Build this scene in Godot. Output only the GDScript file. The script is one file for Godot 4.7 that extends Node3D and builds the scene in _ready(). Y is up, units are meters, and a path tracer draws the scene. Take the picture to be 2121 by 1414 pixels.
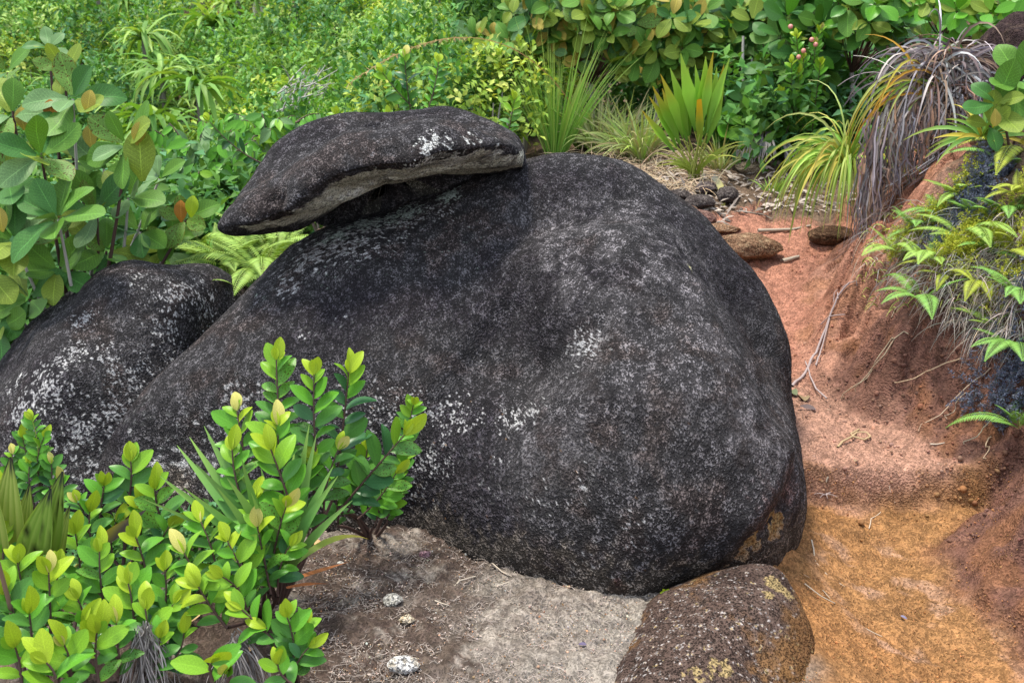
extends Node3D
# A dark granite boulder with a split slab on top beside an eroded red footpath, tropical shrubs all round.

const FOCAL := 1942.0          # focal length in pixels of the 2121 x 1414 photograph
const EYE_H := 1.5
const PITCH := deg_to_rad(18.0)
const CP := 0.9510565163
const SP := 0.3090169944

var rng := RandomNumberGenerator.new()
var taken := {}
var N1 := FastNoiseLite.new()   # broad
var N2 := FastNoiseLite.new()   # middle
var N3 := FastNoiseLite.new()   # fine
var N4 := FastNoiseLite.new()   # very fine grit
var M := {}                     # materials
var LM := {}                    # leaf meshes

# ------------------------------------------------------------------ names and tags
func numbered(called: String) -> String:
	if not taken.has(called):
		taken[called] = 0
		return called
	taken[called] += 1
	return "%s_%03d" % [called, taken[called]]

func tag(o: Node, label: String, category: String, group := "", kind := "") -> void:
	o.set_meta("label", label)
	o.set_meta("category", category)
	if group != "": o.set_meta("group", group)
	if kind != "": o.set_meta("kind", kind)

func thing(called: String, label: String, category: String, at := Vector3.ZERO, group := "") -> Node3D:
	var o := Node3D.new()
	o.name = numbered(called)
	add_child(o)
	o.position = at
	tag(o, label, category, group)
	return o

func solo(called: String, mesh: Mesh, mat: Material, label: String, category: String, group := "") -> MeshInstance3D:
	var o := MeshInstance3D.new()
	o.name = numbered(called)
	o.mesh = mesh
	if mat: o.material_override = mat
	add_child(o)
	tag(o, label, category, group)
	return o

func part(called: String, mesh: Mesh, mat: Material, parent: Node, xf := Transform3D.IDENTITY) -> MeshInstance3D:
	var o := MeshInstance3D.new()
	o.name = called
	o.mesh = mesh
	if mat: o.material_override = mat
	parent.add_child(o, true)
	o.transform = xf
	return o

# ------------------------------------------------------------------ pixels to places
func ray(px: float, py: float) -> Vector3:
	var a := (px - 1060.5) / FOCAL
	var b := -(py - 707.0) / FOCAL
	return Vector3(a, b * CP - SP, -b * SP - CP)

func P(px: float, py: float, zd: float) -> Vector3:      # the point at horizontal distance zd
	var d := ray(px, py)
	return Vector3(0, EYE_H, 0) + d * (zd / -d.z)

func PT(px: float, py: float, lift := 0.0) -> Vector3:   # the point where the ground is met
	var d := ray(px, py)
	d /= -d.z
	var o := Vector3(0, EYE_H, 0)
	var t := 1.2
	var before := t
	while t < 60.0:
		var p := o + d * t
		var gap := p.y - hgt(p.x, p.z) - lift
		if gap < 0.0: break
		before = t
		t += maxf(0.02, gap * 0.45)
	for k in 9:
		var m := (before + t) * 0.5
		var p := o + d * m
		if p.y < hgt(p.x, p.z) + lift: t = m
		else: before = m
	var e := o + d * t
	return Vector3(e.x, hgt(e.x, e.z) + lift, e.z)

func px_of(p: Vector3) -> Vector3:                         # x, y in the photograph and depth
	var q := p - Vector3(0, EYE_H, 0)
	var fwd := -q.z * CP - q.y * SP
	var up := q.y * CP - q.z * SP
	return Vector3(1060.5 + q.x / fwd * FOCAL, 707.0 - up / fwd * FOCAL, fwd)

func ss(a: float, b: float, x: float) -> float:
	var t := clampf((x - a) / (b - a), 0.0, 1.0)
	return t * t * (3.0 - 2.0 * t)

func lut(c: Array, x: float) -> float:                     # smooth curve through pairs
	if x <= c[0][0]: return c[0][1]
	for k in range(1, c.size()):
		if x <= c[k][0]:
			var t: float = (x - c[k - 1][0]) / (c[k][0] - c[k - 1][0])
			t = t * t * (3.0 - 2.0 * t) * 0.5 + t * 0.5
			return lerpf(c[k - 1][1], c[k][1], t)
	return c[c.size() - 1][1]

# ------------------------------------------------------------------ the lie of the land
var PATH_Y := [[0.0, -0.17], [1.9, -0.15], [2.6, -0.165], [3.09, -0.16], [3.145, -0.015], [3.6, 0.02], [4.0, 0.05], [4.7, 0.15], [5.1, 0.25], [5.5, 0.37], [6.1, 0.55], [7.0, 0.7], [8.5, 0.8], [12.0, 0.8]]
var FOOT_X := [[0.0, 1.15], [1.9, 1.35], [2.24, 1.42], [2.4, 1.41], [2.65, 1.39], [2.8, 1.42], [2.88, 1.49], [2.96, 1.62], [3.1, 1.70], [3.3, 1.62], [3.5, 1.55], [3.7, 1.39], [3.9, 1.31], [4.2, 1.33], [4.5, 1.44], [4.9, 1.58], [5.3, 1.82], [6.5, 2.25], [8.0, 2.6], [12.0, 3.2], [30.0, 6.0]]
var BANK := [[-0.12, 0.0], [0.0, 0.015], [0.05, 0.08], [0.12, 0.15], [0.25, 0.34], [0.45, 0.60], [0.8, 0.88], [1.3, 1.12], [2.2, 1.5], [5.0, 2.3], [30.0, 7.0]]

func hgt(x: float, z: float) -> float:
	var Z := -z
	var w := N1.get_noise_2d(x * 1.3, z * 1.3)
	var py := lut(PATH_Y, Z + w * 0.05 - 0.03 * sin(x * 6.0))
	var y := py
	# the level patch of soil in front of the boulder, left of the path
	var t := ss(1.12, 0.72, x + 0.05 * w) * ss(3.3, 2.8, Z)
	y = lerpf(y, -0.02 - 0.03 * ss(0.0, -1.5, x), t)
	# the bank on the right
	var s := x - lut(FOOT_X, Z) + 0.05 * w
	if s > -0.12:
		var ledge := N2.get_noise_2d(x * 2.0, z * 1.2)
		var gully := absf(N2.get_noise_2d(x * 0.9 + z * 1.6 + 3.0, x * 0.5))
		s += 0.05 * ledge
		y += lut(BANK, s) * (1.0 + 0.18 * w) + (0.06 * ledge - 0.10 * ss(0.22, 0.0, gully)) * ss(0.0, 0.25, s)
	# rill worn along the path
	y -= 0.03 * ss(0.28, 0.0, absf(x - 1.36 - 0.1 * sin(Z * 2.1))) * ss(5.5, 4.0, Z)
	# the slope falls away on the left, the valley behind, then the far hillside
	var d := maxf(0.0, -x - 0.9)
	y -= minf(0.28 * d * ss(0.0, 0.8, d), 1.7) * ss(1.6, 2.6, Z)
	y -= ss(0.9, -3.2, x) * ss(4.6, 9.0, Z) * 1.5
	if Z > 9.0:
		y += 0.125 * maxf(0.0, Z - 11.0) * ss(10.0, 18.0, Z) + 0.36 * maxf(0.0, Z - 34.0) * ss(32.0, 50.0, Z) + 0.6 * w * ss(10.0, 20.0, Z)
	return y

func terrain_axis(lo: float, a: float, b: float, hi: float, fine: float, grow: float) -> PackedFloat32Array:
	var left := []
	var v := a
	var st := fine
	while v > lo:
		st *= grow
		v -= st
		left.append(v)
	left.reverse()
	var out := PackedFloat32Array(left)
	v = a
	while v < b:
		out.append(v)
		v += fine
	st = fine
	while v < hi:
		out.append(v)
		st *= grow
		v += st
	return out

func soil(x: float, y: float, z: float, slope: float) -> Color:
	# what the ground is made of, place by place
	var Z := -z
	var a := N1.get_noise_3d(x * 1.6, y * 1.6, z * 1.6)
	var b := N2.get_noise_3d(x * 2.2, y * 2.2, z * 2.2)
	var f := N3.get_noise_3d(x, y, z)
	var humus := Color(0.105, 0.075, 0.060)
	var sand := Color(0.38, 0.335, 0.285)
	var ochre := Color(0.37, 0.19, 0.080)
	var pink := Color(0.44, 0.245, 0.175)
	var red := Color(0.36, 0.165, 0.105)
	var dark := Color(0.195, 0.098, 0.072)
	var s := x - lut(FOOT_X, Z)
	# the path
	var c := ochre.lerp(Color(0.36, 0.175, 0.07), ss(-0.2, 0.5, a))
	c = c.lerp(pink, ss(3.08, 3.2, Z + 0.06 * b))
	c = c.lerp(Color(0.46, 0.215, 0.145), ss(3.9, 4.4, Z + 0.4 * a))
	var pale := ss(0.3, 0.62, N2.get_noise_2d(x * 2.6 + 9.0, z * 2.6) + 0.3 * f) * ss(3.0, 2.8, Z) * ss(0.35, 0.1, absf(x - 1.22))
	c = c.lerp(Color(0.46, 0.30, 0.235), 0.45 * pale)
	# the bank: red and pink lobes up the path, dark red-brown nearer
	var bank := red.lerp(Color(0.50, 0.26, 0.18), ss(-0.3, 0.4, a + 0.4 * b))
	# a body of dark red earth lies in the bank, with a ragged edge
	var body := 0.95 - Vector2((x - 1.8) * 0.7, Z - 2.95).length()
	bank = bank.lerp(dark, ss(-0.1, 0.06, body + 0.28 * b + 0.25 * a + 0.12 * f))
	bank = bank.lerp(Color(0.27, 0.12, 0.05), ss(0.1, 0.5, b) * 0.5)
	c = c.lerp(bank, ss(-0.04, 0.08, s + 0.08 * b))
	# humus and litter where plants grow
	var up := maxf(ss(0.66, 0.78, s + 0.3 * a + 0.12 * f), ss(5.45, 5.65, Z + 0.4 * a + 0.3 * b + 0.1 * f))
	c = c.lerp(Color(0.175, 0.12, 0.082), up)
	# the soil in front of the boulder: dark humus with a drift of pale sand by the half-buried rock
	var front := ss(0.80, 0.60, x + 0.08 * b + 0.10 * (Z - 2.3)) * ss(3.6, 3.0, Z)
	var g := humus.lerp(Color(0.14, 0.10, 0.082), ss(-0.3, 0.5, a))
	var drift := ss(0.62, 0.0, absf(x - 0.26) + 0.30 * b + 0.18 * f) * ss(2.75, 2.2, Z + 0.15 * b)
	drift = maxf(drift * 0.8, 0.5 * ss(0.0, 0.5, b + 0.5 * a + 0.3 * f))
	g = g.lerp(sand, clampf(drift + 0.35 * f, 0.0, 1.0) * ss(-0.1, 0.3, drift))
	c = c.lerp(g, front)
	c = c.lerp(Color(0.175, 0.12, 0.082), ss(-1.25, -1.4, x + 0.3 * b + 0.1 * f))
	# grit and crumbs
	var k := 1.0 + 0.28 * f + 0.16 * b
	return Color(c.r * k, c.g * k, c.b * k)

func build_ground() -> void:
	var xs := terrain_axis(-140.0, -1.3, 2.5, 140.0, 0.014, 1.045)
	var zs := terrain_axis(-1.0, 1.75, 5.2, 170.0, 0.0135, 1.045)
	var nx := xs.size()
	var nz := zs.size()
	var pos := PackedVector3Array(); pos.resize(nx * nz)
	var col := PackedColorArray(); col.resize(nx * nz)
	var nor := PackedVector3Array(); nor.resize(nx * nz)
	for j in nz:
		for i in nx:
			var x := xs[i]
			var z := -zs[j]
			var y := hgt(x, z)
			if absf(x) < 8.0 and zs[j] < 12.0:
				y += 0.014 * N2.get_noise_2d(x * 2.5, z * 2.5) + 0.010 * N2.get_noise_2d(x * 7.0, z * 7.0) + 0.0065 * N3.get_noise_2d(x, z) + 0.003 * N4.get_noise_2d(x, z)
			pos[j * nx + i] = Vector3(x, y, z)
	for j in nz:
		for i in nx:
			var k := j * nx + i
			var dx := pos[k + 1 if i < nx - 1 else k] - pos[k - 1 if i > 0 else k]
			var dz := pos[k + nx if j < nz - 1 else k] - pos[k - nx if j > 0 else k]
			var n := dx.cross(dz).normalized()
			if n.y < 0: n = -n
			nor[k] = n
			var p := pos[k]
			col[k] = soil(p.x, p.y, p.z, n.y)
	var idx := PackedInt32Array(); idx.resize((nx - 1) * (nz - 1) * 6)
	var q := 0
	for j in nz - 1:
		for i in nx - 1:
			var k := j * nx + i
			idx[q] = k; idx[q + 1] = k + nx; idx[q + 2] = k + 1
			idx[q + 3] = k + 1; idx[q + 4] = k + nx; idx[q + 5] = k + nx + 1
			q += 6
	var o := MeshInstance3D.new()
	o.name = "ground"
	o.mesh = arrays_mesh(pos, nor, col, idx)
	o.material_override = M.soil
	add_child(o)
	o.set_meta("kind", "structure")
	o.set_meta("label", "eroded red and ochre earth path with its bank and brown soil")
	o.set_meta("category", "ground")

func arrays_mesh(pos: PackedVector3Array, nor: PackedVector3Array, col: PackedColorArray, idx: PackedInt32Array, uv := PackedVector2Array()) -> ArrayMesh:
	var a := []
	a.resize(Mesh.ARRAY_MAX)
	a[Mesh.ARRAY_VERTEX] = pos
	a[Mesh.ARRAY_NORMAL] = nor
	if col.size() > 0: a[Mesh.ARRAY_COLOR] = col
	if uv.size() > 0: a[Mesh.ARRAY_TEX_UV] = uv
	a[Mesh.ARRAY_INDEX] = idx
	var m := ArrayMesh.new()
	m.add_surface_from_arrays(Mesh.PRIMITIVE_TRIANGLES, a)
	return m

# ------------------------------------------------------------------ textures and materials
func noise(kind: int, freq: float, sd: int, oct := 1) -> FastNoiseLite:
	var n := FastNoiseLite.new()
	n.noise_type = kind
	n.frequency = freq
	n.seed = sd
	n.fractal_type = FastNoiseLite.FRACTAL_FBM if oct > 1 else FastNoiseLite.FRACTAL_NONE
	n.fractal_octaves = oct
	return n

func layer(n: FastNoiseLite, size: int) -> PackedByteArray:
	var im := n.get_seamless_image(size, size, false, false, 0.12, true)
	im.convert(Image.FORMAT_L8)
	return im.get_data()

func grey_texture(data: PackedByteArray, size: int) -> ImageTexture:
	return ImageTexture.create_from_image(Image.create_from_data(size, size, false, Image.FORMAT_L8, data))

func lin8(v: float) -> int:      # a linear value as an sRGB byte
	v = clampf(v, 0.0, 1.0)
	return int(255.0 * (12.92 * v if v < 0.0031308 else 1.055 * pow(v, 1.0 / 2.4) - 0.055))

func make_textures() -> Dictionary:
	var S := 1024
	# crystals: cells of one random tone each, coarse and fine
	var na := noise(FastNoiseLite.TYPE_CELLULAR, 0.24, 3)
	na.cellular_return_type = FastNoiseLite.RETURN_CELL_VALUE
	var nb := noise(FastNoiseLite.TYPE_CELLULAR, 0.42, 5)
	nb.cellular_return_type = FastNoiseLite.RETURN_CELL_VALUE
	var a := layer(na, S)
	var b := layer(nb, S)
	var c := layer(noise(FastNoiseLite.TYPE_SIMPLEX, 0.018, 8, 3), S)
	var table := PackedByteArray(); table.resize(512)
	for i in 512: table[i] = lin8(lerpf(0.125, 0.92, ss(230.0, 300.0, float(i))) * (0.7 + 0.3 * ss(60.0, 200.0, float(i))))
	var rock := PackedByteArray(); rock.resize(S * S)
	var bump := PackedByteArray(); bump.resize(S * S)
	var grain := PackedByteArray(); grain.resize(S * S)
	var gt := PackedByteArray(); gt.resize(512)
	for i in 512: gt[i] = lin8(0.42 + 0.58 * ss(110.0, 290.0, float(i)))
	var crust := PackedByteArray(); crust.resize(S * S)
	var ct := PackedByteArray(); ct.resize(256)
	for i in 256: ct[i] = lin8(lerpf(0.2, 1.0, ss(70.0, 135.0, float(i))))
	for i in S * S:
		var v := (a[i] * 9 + b[i] * 7) >> 4
		var m := c[i]
		rock[i] = table[clampi(v + (m >> 1) + 16, 0, 511)]
		bump[i] = (a[i] * 5 + b[i] * 3) >> 3
		crust[i] = ct[v]
		grain[i] = gt[clampi(v + (m >> 1), 0, 511)]
	return {"rock": grey_texture(rock, S), "bump": grey_texture(bump, S), "grain": grey_texture(grain, S), "crust": grey_texture(crust, S)}

func srgb(c: Color) -> Color:
	return c.linear_to_srgb()

func triplanar(tex: Texture2D, bump: Texture2D, scale: float, relief: float, rough: float) -> StandardMaterial3D:
	var m := StandardMaterial3D.new()
	m.vertex_color_use_as_albedo = true
	m.albedo_texture = tex
	m.uv1_triplanar = true
	m.uv1_world_triplanar = true
	m.uv1_scale = Vector3.ONE * scale
	m.uv1_triplanar_sharpness = 4.0
	m.roughness = rough
	m.metallic_specular = 0.22
	if relief > 0.0:
		m.heightmap_enabled = true
		m.heightmap_texture = bump
		m.heightmap_scale = relief
	return m

func leaf_texture(pairs: int, contrast: float, spots := 0.0) -> ImageTexture:
	# midrib and side veins of a broad leaf, fine mottling between them, brown spots where insects fed
	var W := 128
	var H := 256
	var im := Image.create(W, H, false, Image.FORMAT_RGB8)
	for y in H:
		for x in W:
			var u := absf((x + 0.5) / W - 0.5) * 2.0
			var v := (y + 0.5) / H
			var mid := ss(0.05, 0.015, u)
			var q := fposmod((v + u * 0.22) * pairs, 1.0)
			var side := ss(0.11, 0.02, absf(q - 0.5)) * ss(1.0, 0.7, u) * 0.55
			var mot := 0.05 * N3.get_noise_2d(x * 0.1, y * 0.1) + 0.08 * N2.get_noise_2d(x * 0.06, y * 0.05)
			var k := (1.0 - contrast) + contrast * maxf(mid, side) + mot
			var c := Color(k, k, k)
			if spots > 0.0:
				var n := N2.get_noise_2d(x * 0.022 + 40.0, y * 0.022)
				c = c.lerp(Color(0.75, 0.42, 0.30) * 0.8, spots * ss(0.50, 0.56, n))
				c = c.lerp(Color(0.9, 0.6, 0.3), spots * ss(0.93, 0.99, u + 0.05 * n))
			im.set_pixel(x, y, c.clamp())
	return ImageTexture.create_from_image(im)

func green(c: Color, tex: Texture2D, through: float, rough := 0.42) -> StandardMaterial3D:
	var m := StandardMaterial3D.new()
	m.albedo_color = srgb(c)
	m.albedo_texture = tex
	m.roughness = rough
	m.metallic_specular = 0.28
	m.cull_mode = BaseMaterial3D.CULL_DISABLED
	if through > 0.0:
		m.backlight_enabled = true
		m.backlight = Color(through, through, through * 0.6)
	return m

func plain(c: Color, rough := 0.8) -> StandardMaterial3D:
	var m := StandardMaterial3D.new()
	m.albedo_color = srgb(c)
	m.roughness = rough
	m.cull_mode = BaseMaterial3D.CULL_DISABLED
	return m

func coloured(through: float, rough := 0.5) -> StandardMaterial3D:   # colours come with the vertices
	var m := StandardMaterial3D.new()
	m.vertex_color_use_as_albedo = true
	m.roughness = rough
	m.metallic_specular = 0.25
	m.cull_mode = BaseMaterial3D.CULL_DISABLED
	if through > 0.0:
		m.backlight_enabled = true
		m.backlight = Color(through, through, through * 0.6)
	return m

# ------------------------------------------------------------------ rocks
# A rock is a closed surface round a centre: its radius runs smoothly through a set of points on it.
const FACES := [[Vector3(0, 0, 1), Vector3(1, 0, 0)], [Vector3(0, 1, 0), Vector3(1, 0, 0)], [Vector3(1, 0, 0), Vector3(0, 0, -1)], [Vector3(-1, 0, 0), Vector3(0, 0, 1)], [Vector3(0, 0, -1), Vector3(-1, 0, 0)], [Vector3(0, -1, 0), Vector3(1, 0, 0)]]

func solve(A: Array, b: PackedFloat64Array) -> PackedFloat64Array:
	var n := b.size()
	for c in n:
		var best := c
		for r in range(c + 1, n):
			if absf(A[r][c]) > absf(A[best][c]): best = r
		if best != c:
			var t = A[c]; A[c] = A[best]; A[best] = t
			var tb := b[c]; b[c] = b[best]; b[best] = tb
		var pc: PackedFloat64Array = A[c]
		for r in range(c + 1, n):
			var pr: PackedFloat64Array = A[r]
			var f := pr[c] / pc[c]
			if f == 0.0: continue
			for k in range(c, n): pr[k] -= f * pc[k]
			A[r] = pr
			b[r] -= f * b[c]
	var x := PackedFloat64Array(); x.resize(n)
	for r in range(n - 1, -1, -1):
		var s := b[r]
		var pr: PackedFloat64Array = A[r]
		for k in range(r + 1, n): s -= pr[k] * x[k]
		x[r] = s / pr[r]
	return x

func rbf_fit(pts: Array, centre: Vector3, soft: float) -> Dictionary:
	var dirs := PackedVector3Array()
	var n := pts.size()
	var A := []
	var b := PackedFloat64Array(); b.resize(n + 1)
	for p in pts: dirs.append((p - centre).normalized())
	for i in n:
		var row := PackedFloat64Array(); row.resize(n + 1)
		for j in n: row[j] = sqrt(dirs[i].distance_squared_to(dirs[j]) + soft * soft)
		row[i] -= 0.004
		row[n] = 1.0
		A.append(row)
		b[i] = (pts[i] - centre).length()
	var last := PackedFloat64Array(); last.resize(n + 1)
	for j in n: last[j] = 1.0
	A.append(last)
	b[n] = 0.0
	return {"dirs": dirs, "w": solve(A, b), "soft": soft * soft}

func rbf_at(f: Dictionary, d: Vector3) -> float:
	var dirs: PackedVector3Array = f.dirs
	var w: PackedFloat64Array = f.w
	var n := dirs.size()
	var s := w[n]
	var c: float = f.soft
	for i in n: s += w[i] * sqrt(d.distance_squared_to(dirs[i]) + c)
	return s

func cube_dir(face: int, u: float, v: float) -> Vector3:
	var n: Vector3 = FACES[face][0]
	var t: Vector3 = FACES[face][1]
	var b := n.cross(t)
	return (n + t * tan(u * 0.7853981634) + b * tan(v * 0.7853981634)).normalized()

func cr(a: float, b: float, c: float, d: float, t: float) -> float:
	return b + 0.5 * t * (c - a + t * (2.0 * a - 5.0 * b + 4.0 * c - d + t * (3.0 * (b - c) + d - a)))

# shape(p, n) -> a push along the normal; paint(p, n) -> colour; res: cells along each cube face
func rock_mesh(pts: Array, centre: Vector3, soft: float, res: Array, grit: float, style: int, with_lichen: bool) -> ArrayMesh:
	var f := rbf_fit(pts, centre, soft)
	var m := 22
	var pos := PackedVector3Array()
	var nor := PackedVector3Array()
	var col := PackedColorArray()
	var idx := PackedInt32Array()
	var pale_idx := PackedInt32Array()
	for face in 6:
		var n: int = res[face]
		if n == 0: continue
		var R := []
		for j in m + 5:
			var row := PackedFloat32Array(); row.resize(m + 5)
			for i in m + 5:
				row[i] = rbf_at(f, cube_dir(face, -1.0 + 2.0 * (i - 2) / m, -1.0 + 2.0 * (j - 2) / m))
			R.append(row)
		var w := n + 3
		var g := PackedVector3Array(); g.resize(w * w)
		for j in w:
			var fv := (float(j - 1) / n) * m
			var jv := clampi(int(floor(fv)), -1, m)
			var tv := fv - jv
			var r0: PackedFloat32Array = R[jv + 1]
			var r1: PackedFloat32Array = R[jv + 2]
			var r2: PackedFloat32Array = R[jv + 3]
			var r3: PackedFloat32Array = R[mini(jv + 4, m + 4)]
			for i in w:
				var fu := (float(i - 1) / n) * m
				var iu := clampi(int(floor(fu)), -1, m)
				var tu := fu - iu
				var a := iu + 1
				var d3 := mini(a + 3, m + 4)
				var rad := cr(cr(r0[a], r0[a + 1], r0[a + 2], r0[d3], tu), cr(r1[a], r1[a + 1], r1[a + 2], r1[d3], tu), cr(r2[a], r2[a + 1], r2[a + 2], r2[d3], tu), cr(r3[a], r3[a + 1], r3[a + 2], r3[d3], tu), tv)
				var dir := cube_dir(face, -1.0 + 2.0 * (i - 1) / n, -1.0 + 2.0 * (j - 1) / n)
				var p := centre + dir * rad
				var push := 0.03 * N1.get_noise_3d(p.x * 3.0, p.y * 3.0, p.z * 3.0) + 0.010 * N2.get_noise_3d(p.x * 2.0, p.y * 2.0, p.z * 2.0) + grit * (2.2 * N2.get_noise_3d(p.x * 6.0, p.y * 6.0, p.z * 6.0) + N3.get_noise_3d(p.x * 1.5, p.y * 1.5, p.z * 1.5) + 0.8 * N4.get_noise_3d(p.x * 1.3, p.y * 1.3, p.z * 1.3))
				if style == 1: p += Vector3(0.14, 0.22, 0.965) * boulder_extra(p)
				elif style == 2: push += slab_extra(p)
				g[j * w + i] = p + dir * push
		var first := pos.size()
		var field := PackedFloat32Array()
		var q := 4
		var mw := n / q + 1
		if with_lichen:
			field.resize(mw * mw)
			for j in mw:
				for i in mw: field[j * mw + i] = lichen_field(g[(j * q + 1) * w + i * q + 1])
		for j in n + 1:
			for i in n + 1:
				var k := (j + 1) * w + i + 1
				var nn := (g[k + 1] - g[k - 1]).cross(g[k + w] - g[k - w]).normalized()
				pos.append(g[k])
				nor.append(nn)
				var lv := 0.0
				if field.size() > 0:
					var fi := mini(i / q, mw - 2)
					var fj := mini(j / q, mw - 2)
					var ti := float(i) / q - fi
					var tj := float(j) / q - fj
					lv = lerpf(lerpf(field[fj * mw + fi], field[fj * mw + fi + 1], ti), lerpf(field[(fj + 1) * mw + fi], field[(fj + 1) * mw + fi + 1], ti), tj)
				col.append(paint_rock(style, g[k], nn, lv))
		for j in n:
			for i in n:
				var k := first + j * (n + 1) + i
				if col[k].a + col[k + n + 1].a + col[k + 1].a > 1.5: pale_idx.append_array([k, k + n + 1, k + 1])
				else: idx.append_array([k, k + n + 1, k + 1])
				if col[k + n + 2].a + col[k + n + 1].a + col[k + 1].a > 1.5: pale_idx.append_array([k + 1, k + n + 1, k + n + 2])
				else: idx.append_array([k + 1, k + n + 1, k + n + 2])
	var made := ArrayMesh.new()
	for q in 2:
		var which := idx if q == 0 else pale_idx
		if which.size() == 0: continue
		var a := []
		a.resize(Mesh.ARRAY_MAX)
		a[Mesh.ARRAY_VERTEX] = pos
		a[Mesh.ARRAY_NORMAL] = nor
		a[Mesh.ARRAY_COLOR] = col
		a[Mesh.ARRAY_INDEX] = which
		made.add_surface_from_arrays(Mesh.PRIMITIVE_TRIANGLES, a)
		made.surface_set_material(made.get_surface_count() - 1, M.granite if q == 0 else M.crust)
	return made

func pts_of(list: Array, world: Array) -> Array:
	var out := []
	for a in list: out.append(P(a[0], a[1], a[2]))
	for w in world: out.append(w)
	return out

# signed distance, in the plane of x and y, to a line of points: > 0 on its left
func side_of(line: Array, p: Vector3) -> Vector2:
	var best := 1e9
	var sgn := 1.0
	var along := 0.0
	for k in line.size() - 1:
		var a := Vector2(line[k].x, line[k].y)
		var b := Vector2(line[k + 1].x, line[k + 1].y)
		var q := Vector2(p.x, p.y)
		var t := clampf((q - a).dot(b - a) / (b - a).length_squared(), 0.0, 1.0)
		var d := q.distance_to(a.lerp(b, t))
		if d < best:
			best = d
			sgn = signf((b - a).cross(q - a))
			along = (k + t) / (line.size() - 1)
	return Vector2(best * sgn, along)

var lichens := []      # [place, radius, strength]
func lichen_field(p: Vector3) -> float:
	var s := 0.0
	for l in lichens:
		var r: float = l[1]
		var d2 := p.distance_squared_to(l[0])
		if d2 < r * r * 4.0: s = maxf(s, l[2] * (1.0 - d2 / (r * r * 4.0)))
	return s

func granite(p: Vector3, _n: Vector3, lv: float) -> Color:
	# alpha 0: weathered dark granite, whose grains are in the texture; alpha 1: a pale crust upon it
	var a := N1.get_noise_3d(p.x * 2.5, p.y * 2.5, p.z * 2.5)
	var b := N2.get_noise_3d(p.x * 3.0, p.y * 3.0, p.z * 3.0)
	var f := N3.get_noise_3d(p.x * 1.1, p.y * 1.1, p.z * 1.1)
	var h := N4.get_noise_3d(p.x, p.y, p.z)
	var c := Color(0.155, 0.144, 0.150).lerp(Color(0.168, 0.136, 0.130), ss(-0.1, 0.5, b - 0.3 * a))
	c = c.lerp(Color(0.095, 0.085, 0.098), ss(0.0, 0.6, a + 0.3 * b))
	c = c.lerp(Color(0.27, 0.255, 0.27), ss(0.1, 0.9, f + 0.5 * h - 0.2))
	c.a = 0.0
	# crustose lichen: pale grains crowded in patches
	var k := lv * 0.52 + 0.40 * f + 0.50 * h + 0.22 * b if lv > 0.02 else -1.0
	if k > 0.50:
		c = Color(0.56, 0.55, 0.53).lerp(Color(0.36, 0.35, 0.35), ss(-0.3, 0.5, b + h))
	return c

func find_on(pts: Array, centre: Vector3, soft: float, spots: Array) -> Array:
	# where the sight lines of the spots meet the rock
	var f := rbf_fit(pts, centre, soft)
	var out := []
	for s in spots:
		var d := ray(s[0], s[1])
		d /= -d.z
		var t := 1.5
		while t < 7.0:
			var p := Vector3(0, EYE_H, 0) + d * t
			if (p - centre).length() < rbf_at(f, (p - centre).normalized()): break
			t += 0.02
		var p := Vector3(0, EYE_H, 0) + d * t
		out.append([p, s[2] / FOCAL * t, s[3]])
	return out

var crest := []
var groove := []
var brow := []
var lip := []
var under := []
func boulder_extra(p: Vector3) -> float:
	# how far the face stands out here, towards the open side
	var e := 0.0
	if p.z > -3.75 and p.x > -0.35 and p.y > -0.1:
		# the front lobe stands out from the dome behind it along the brow line
		var r := side_of(brow, p)
		r.x += 0.014 * N2.get_noise_3d(p.x * 3.0, p.y * 3.0, p.z * 3.0)
		var t := ss(0.0, 0.10, r.y) * ss(1.0, 0.9, r.y) * ss(-3.75, -3.45, p.z)
		if r.x > 0.0: e -= 0.035 * t * ss(0.16, 0.0, r.x)
		else: e += t * (0.105 * ss(0.0, 0.055, -r.x) * ss(0.75, 0.12, -r.x) - 0.03 * ss(0.03, 0.0, -r.x))
	if p.z < -3.3: return e
	if p.x > -0.25 and p.x < 0.6 and p.y > 0.1:
		var s := side_of(crest, p)
		var ends := ss(0.0, 0.16, s.y) * ss(1.0, 0.7, s.y)
		if s.x < 0.0: e -= 0.055 * ends * ss(0.17, 0.0, -s.x) * ss(0.0, 0.02, -s.x)
		else: e += 0.018 * ends * ss(0.12, 0.0, s.x)
	if p.x > -0.7 and p.x < 0.2 and p.y > 0.05:
		var g := side_of(groove, p)
		e -= 0.03 * ss(0.10, 0.0, absf(g.x)) * ss(0.0, 0.2, g.y) * ss(1.0, 0.8, g.y)
	return e

func slab_extra(p: Vector3) -> float:
	if p.z < -3.75: return 0.0
	var s := side_of(lip, p)
	var t := ss(0.0, 0.08, s.y) * ss(1.0, 0.93, s.y)
	var u := side_of(under, p)
	if u.x < 0.0 and u.y > 0.04 and u.y < 0.97: return -0.085 * t - 0.27 * ss(0.04, 0.16, u.y) * ss(0.99, 0.9, u.y) * ss(0.0, 0.03, -u.x)
	if s.x < 0.0: return -0.085 * t * ss(0.0, 0.06, -s.x) - 0.012 * t * N2.get_noise_3d(p.x * 5.0, p.y * 12.0, p.z * 5.0)
	return 0.014 * t * ss(0.05, 0.0, s.x)

var rock_ochre := []
var rock_film := []
var rock_red := []
var rock_yellow := []
var rock_drops := []
func near(list: Array, p: Vector3) -> float:
	var s := 0.0
	for l in list:
		var r: float = l[1]
		s = maxf(s, l[2] * (1.0 - p.distance_squared_to(l[0]) / (r * r * 2.6)))
	return s

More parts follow.
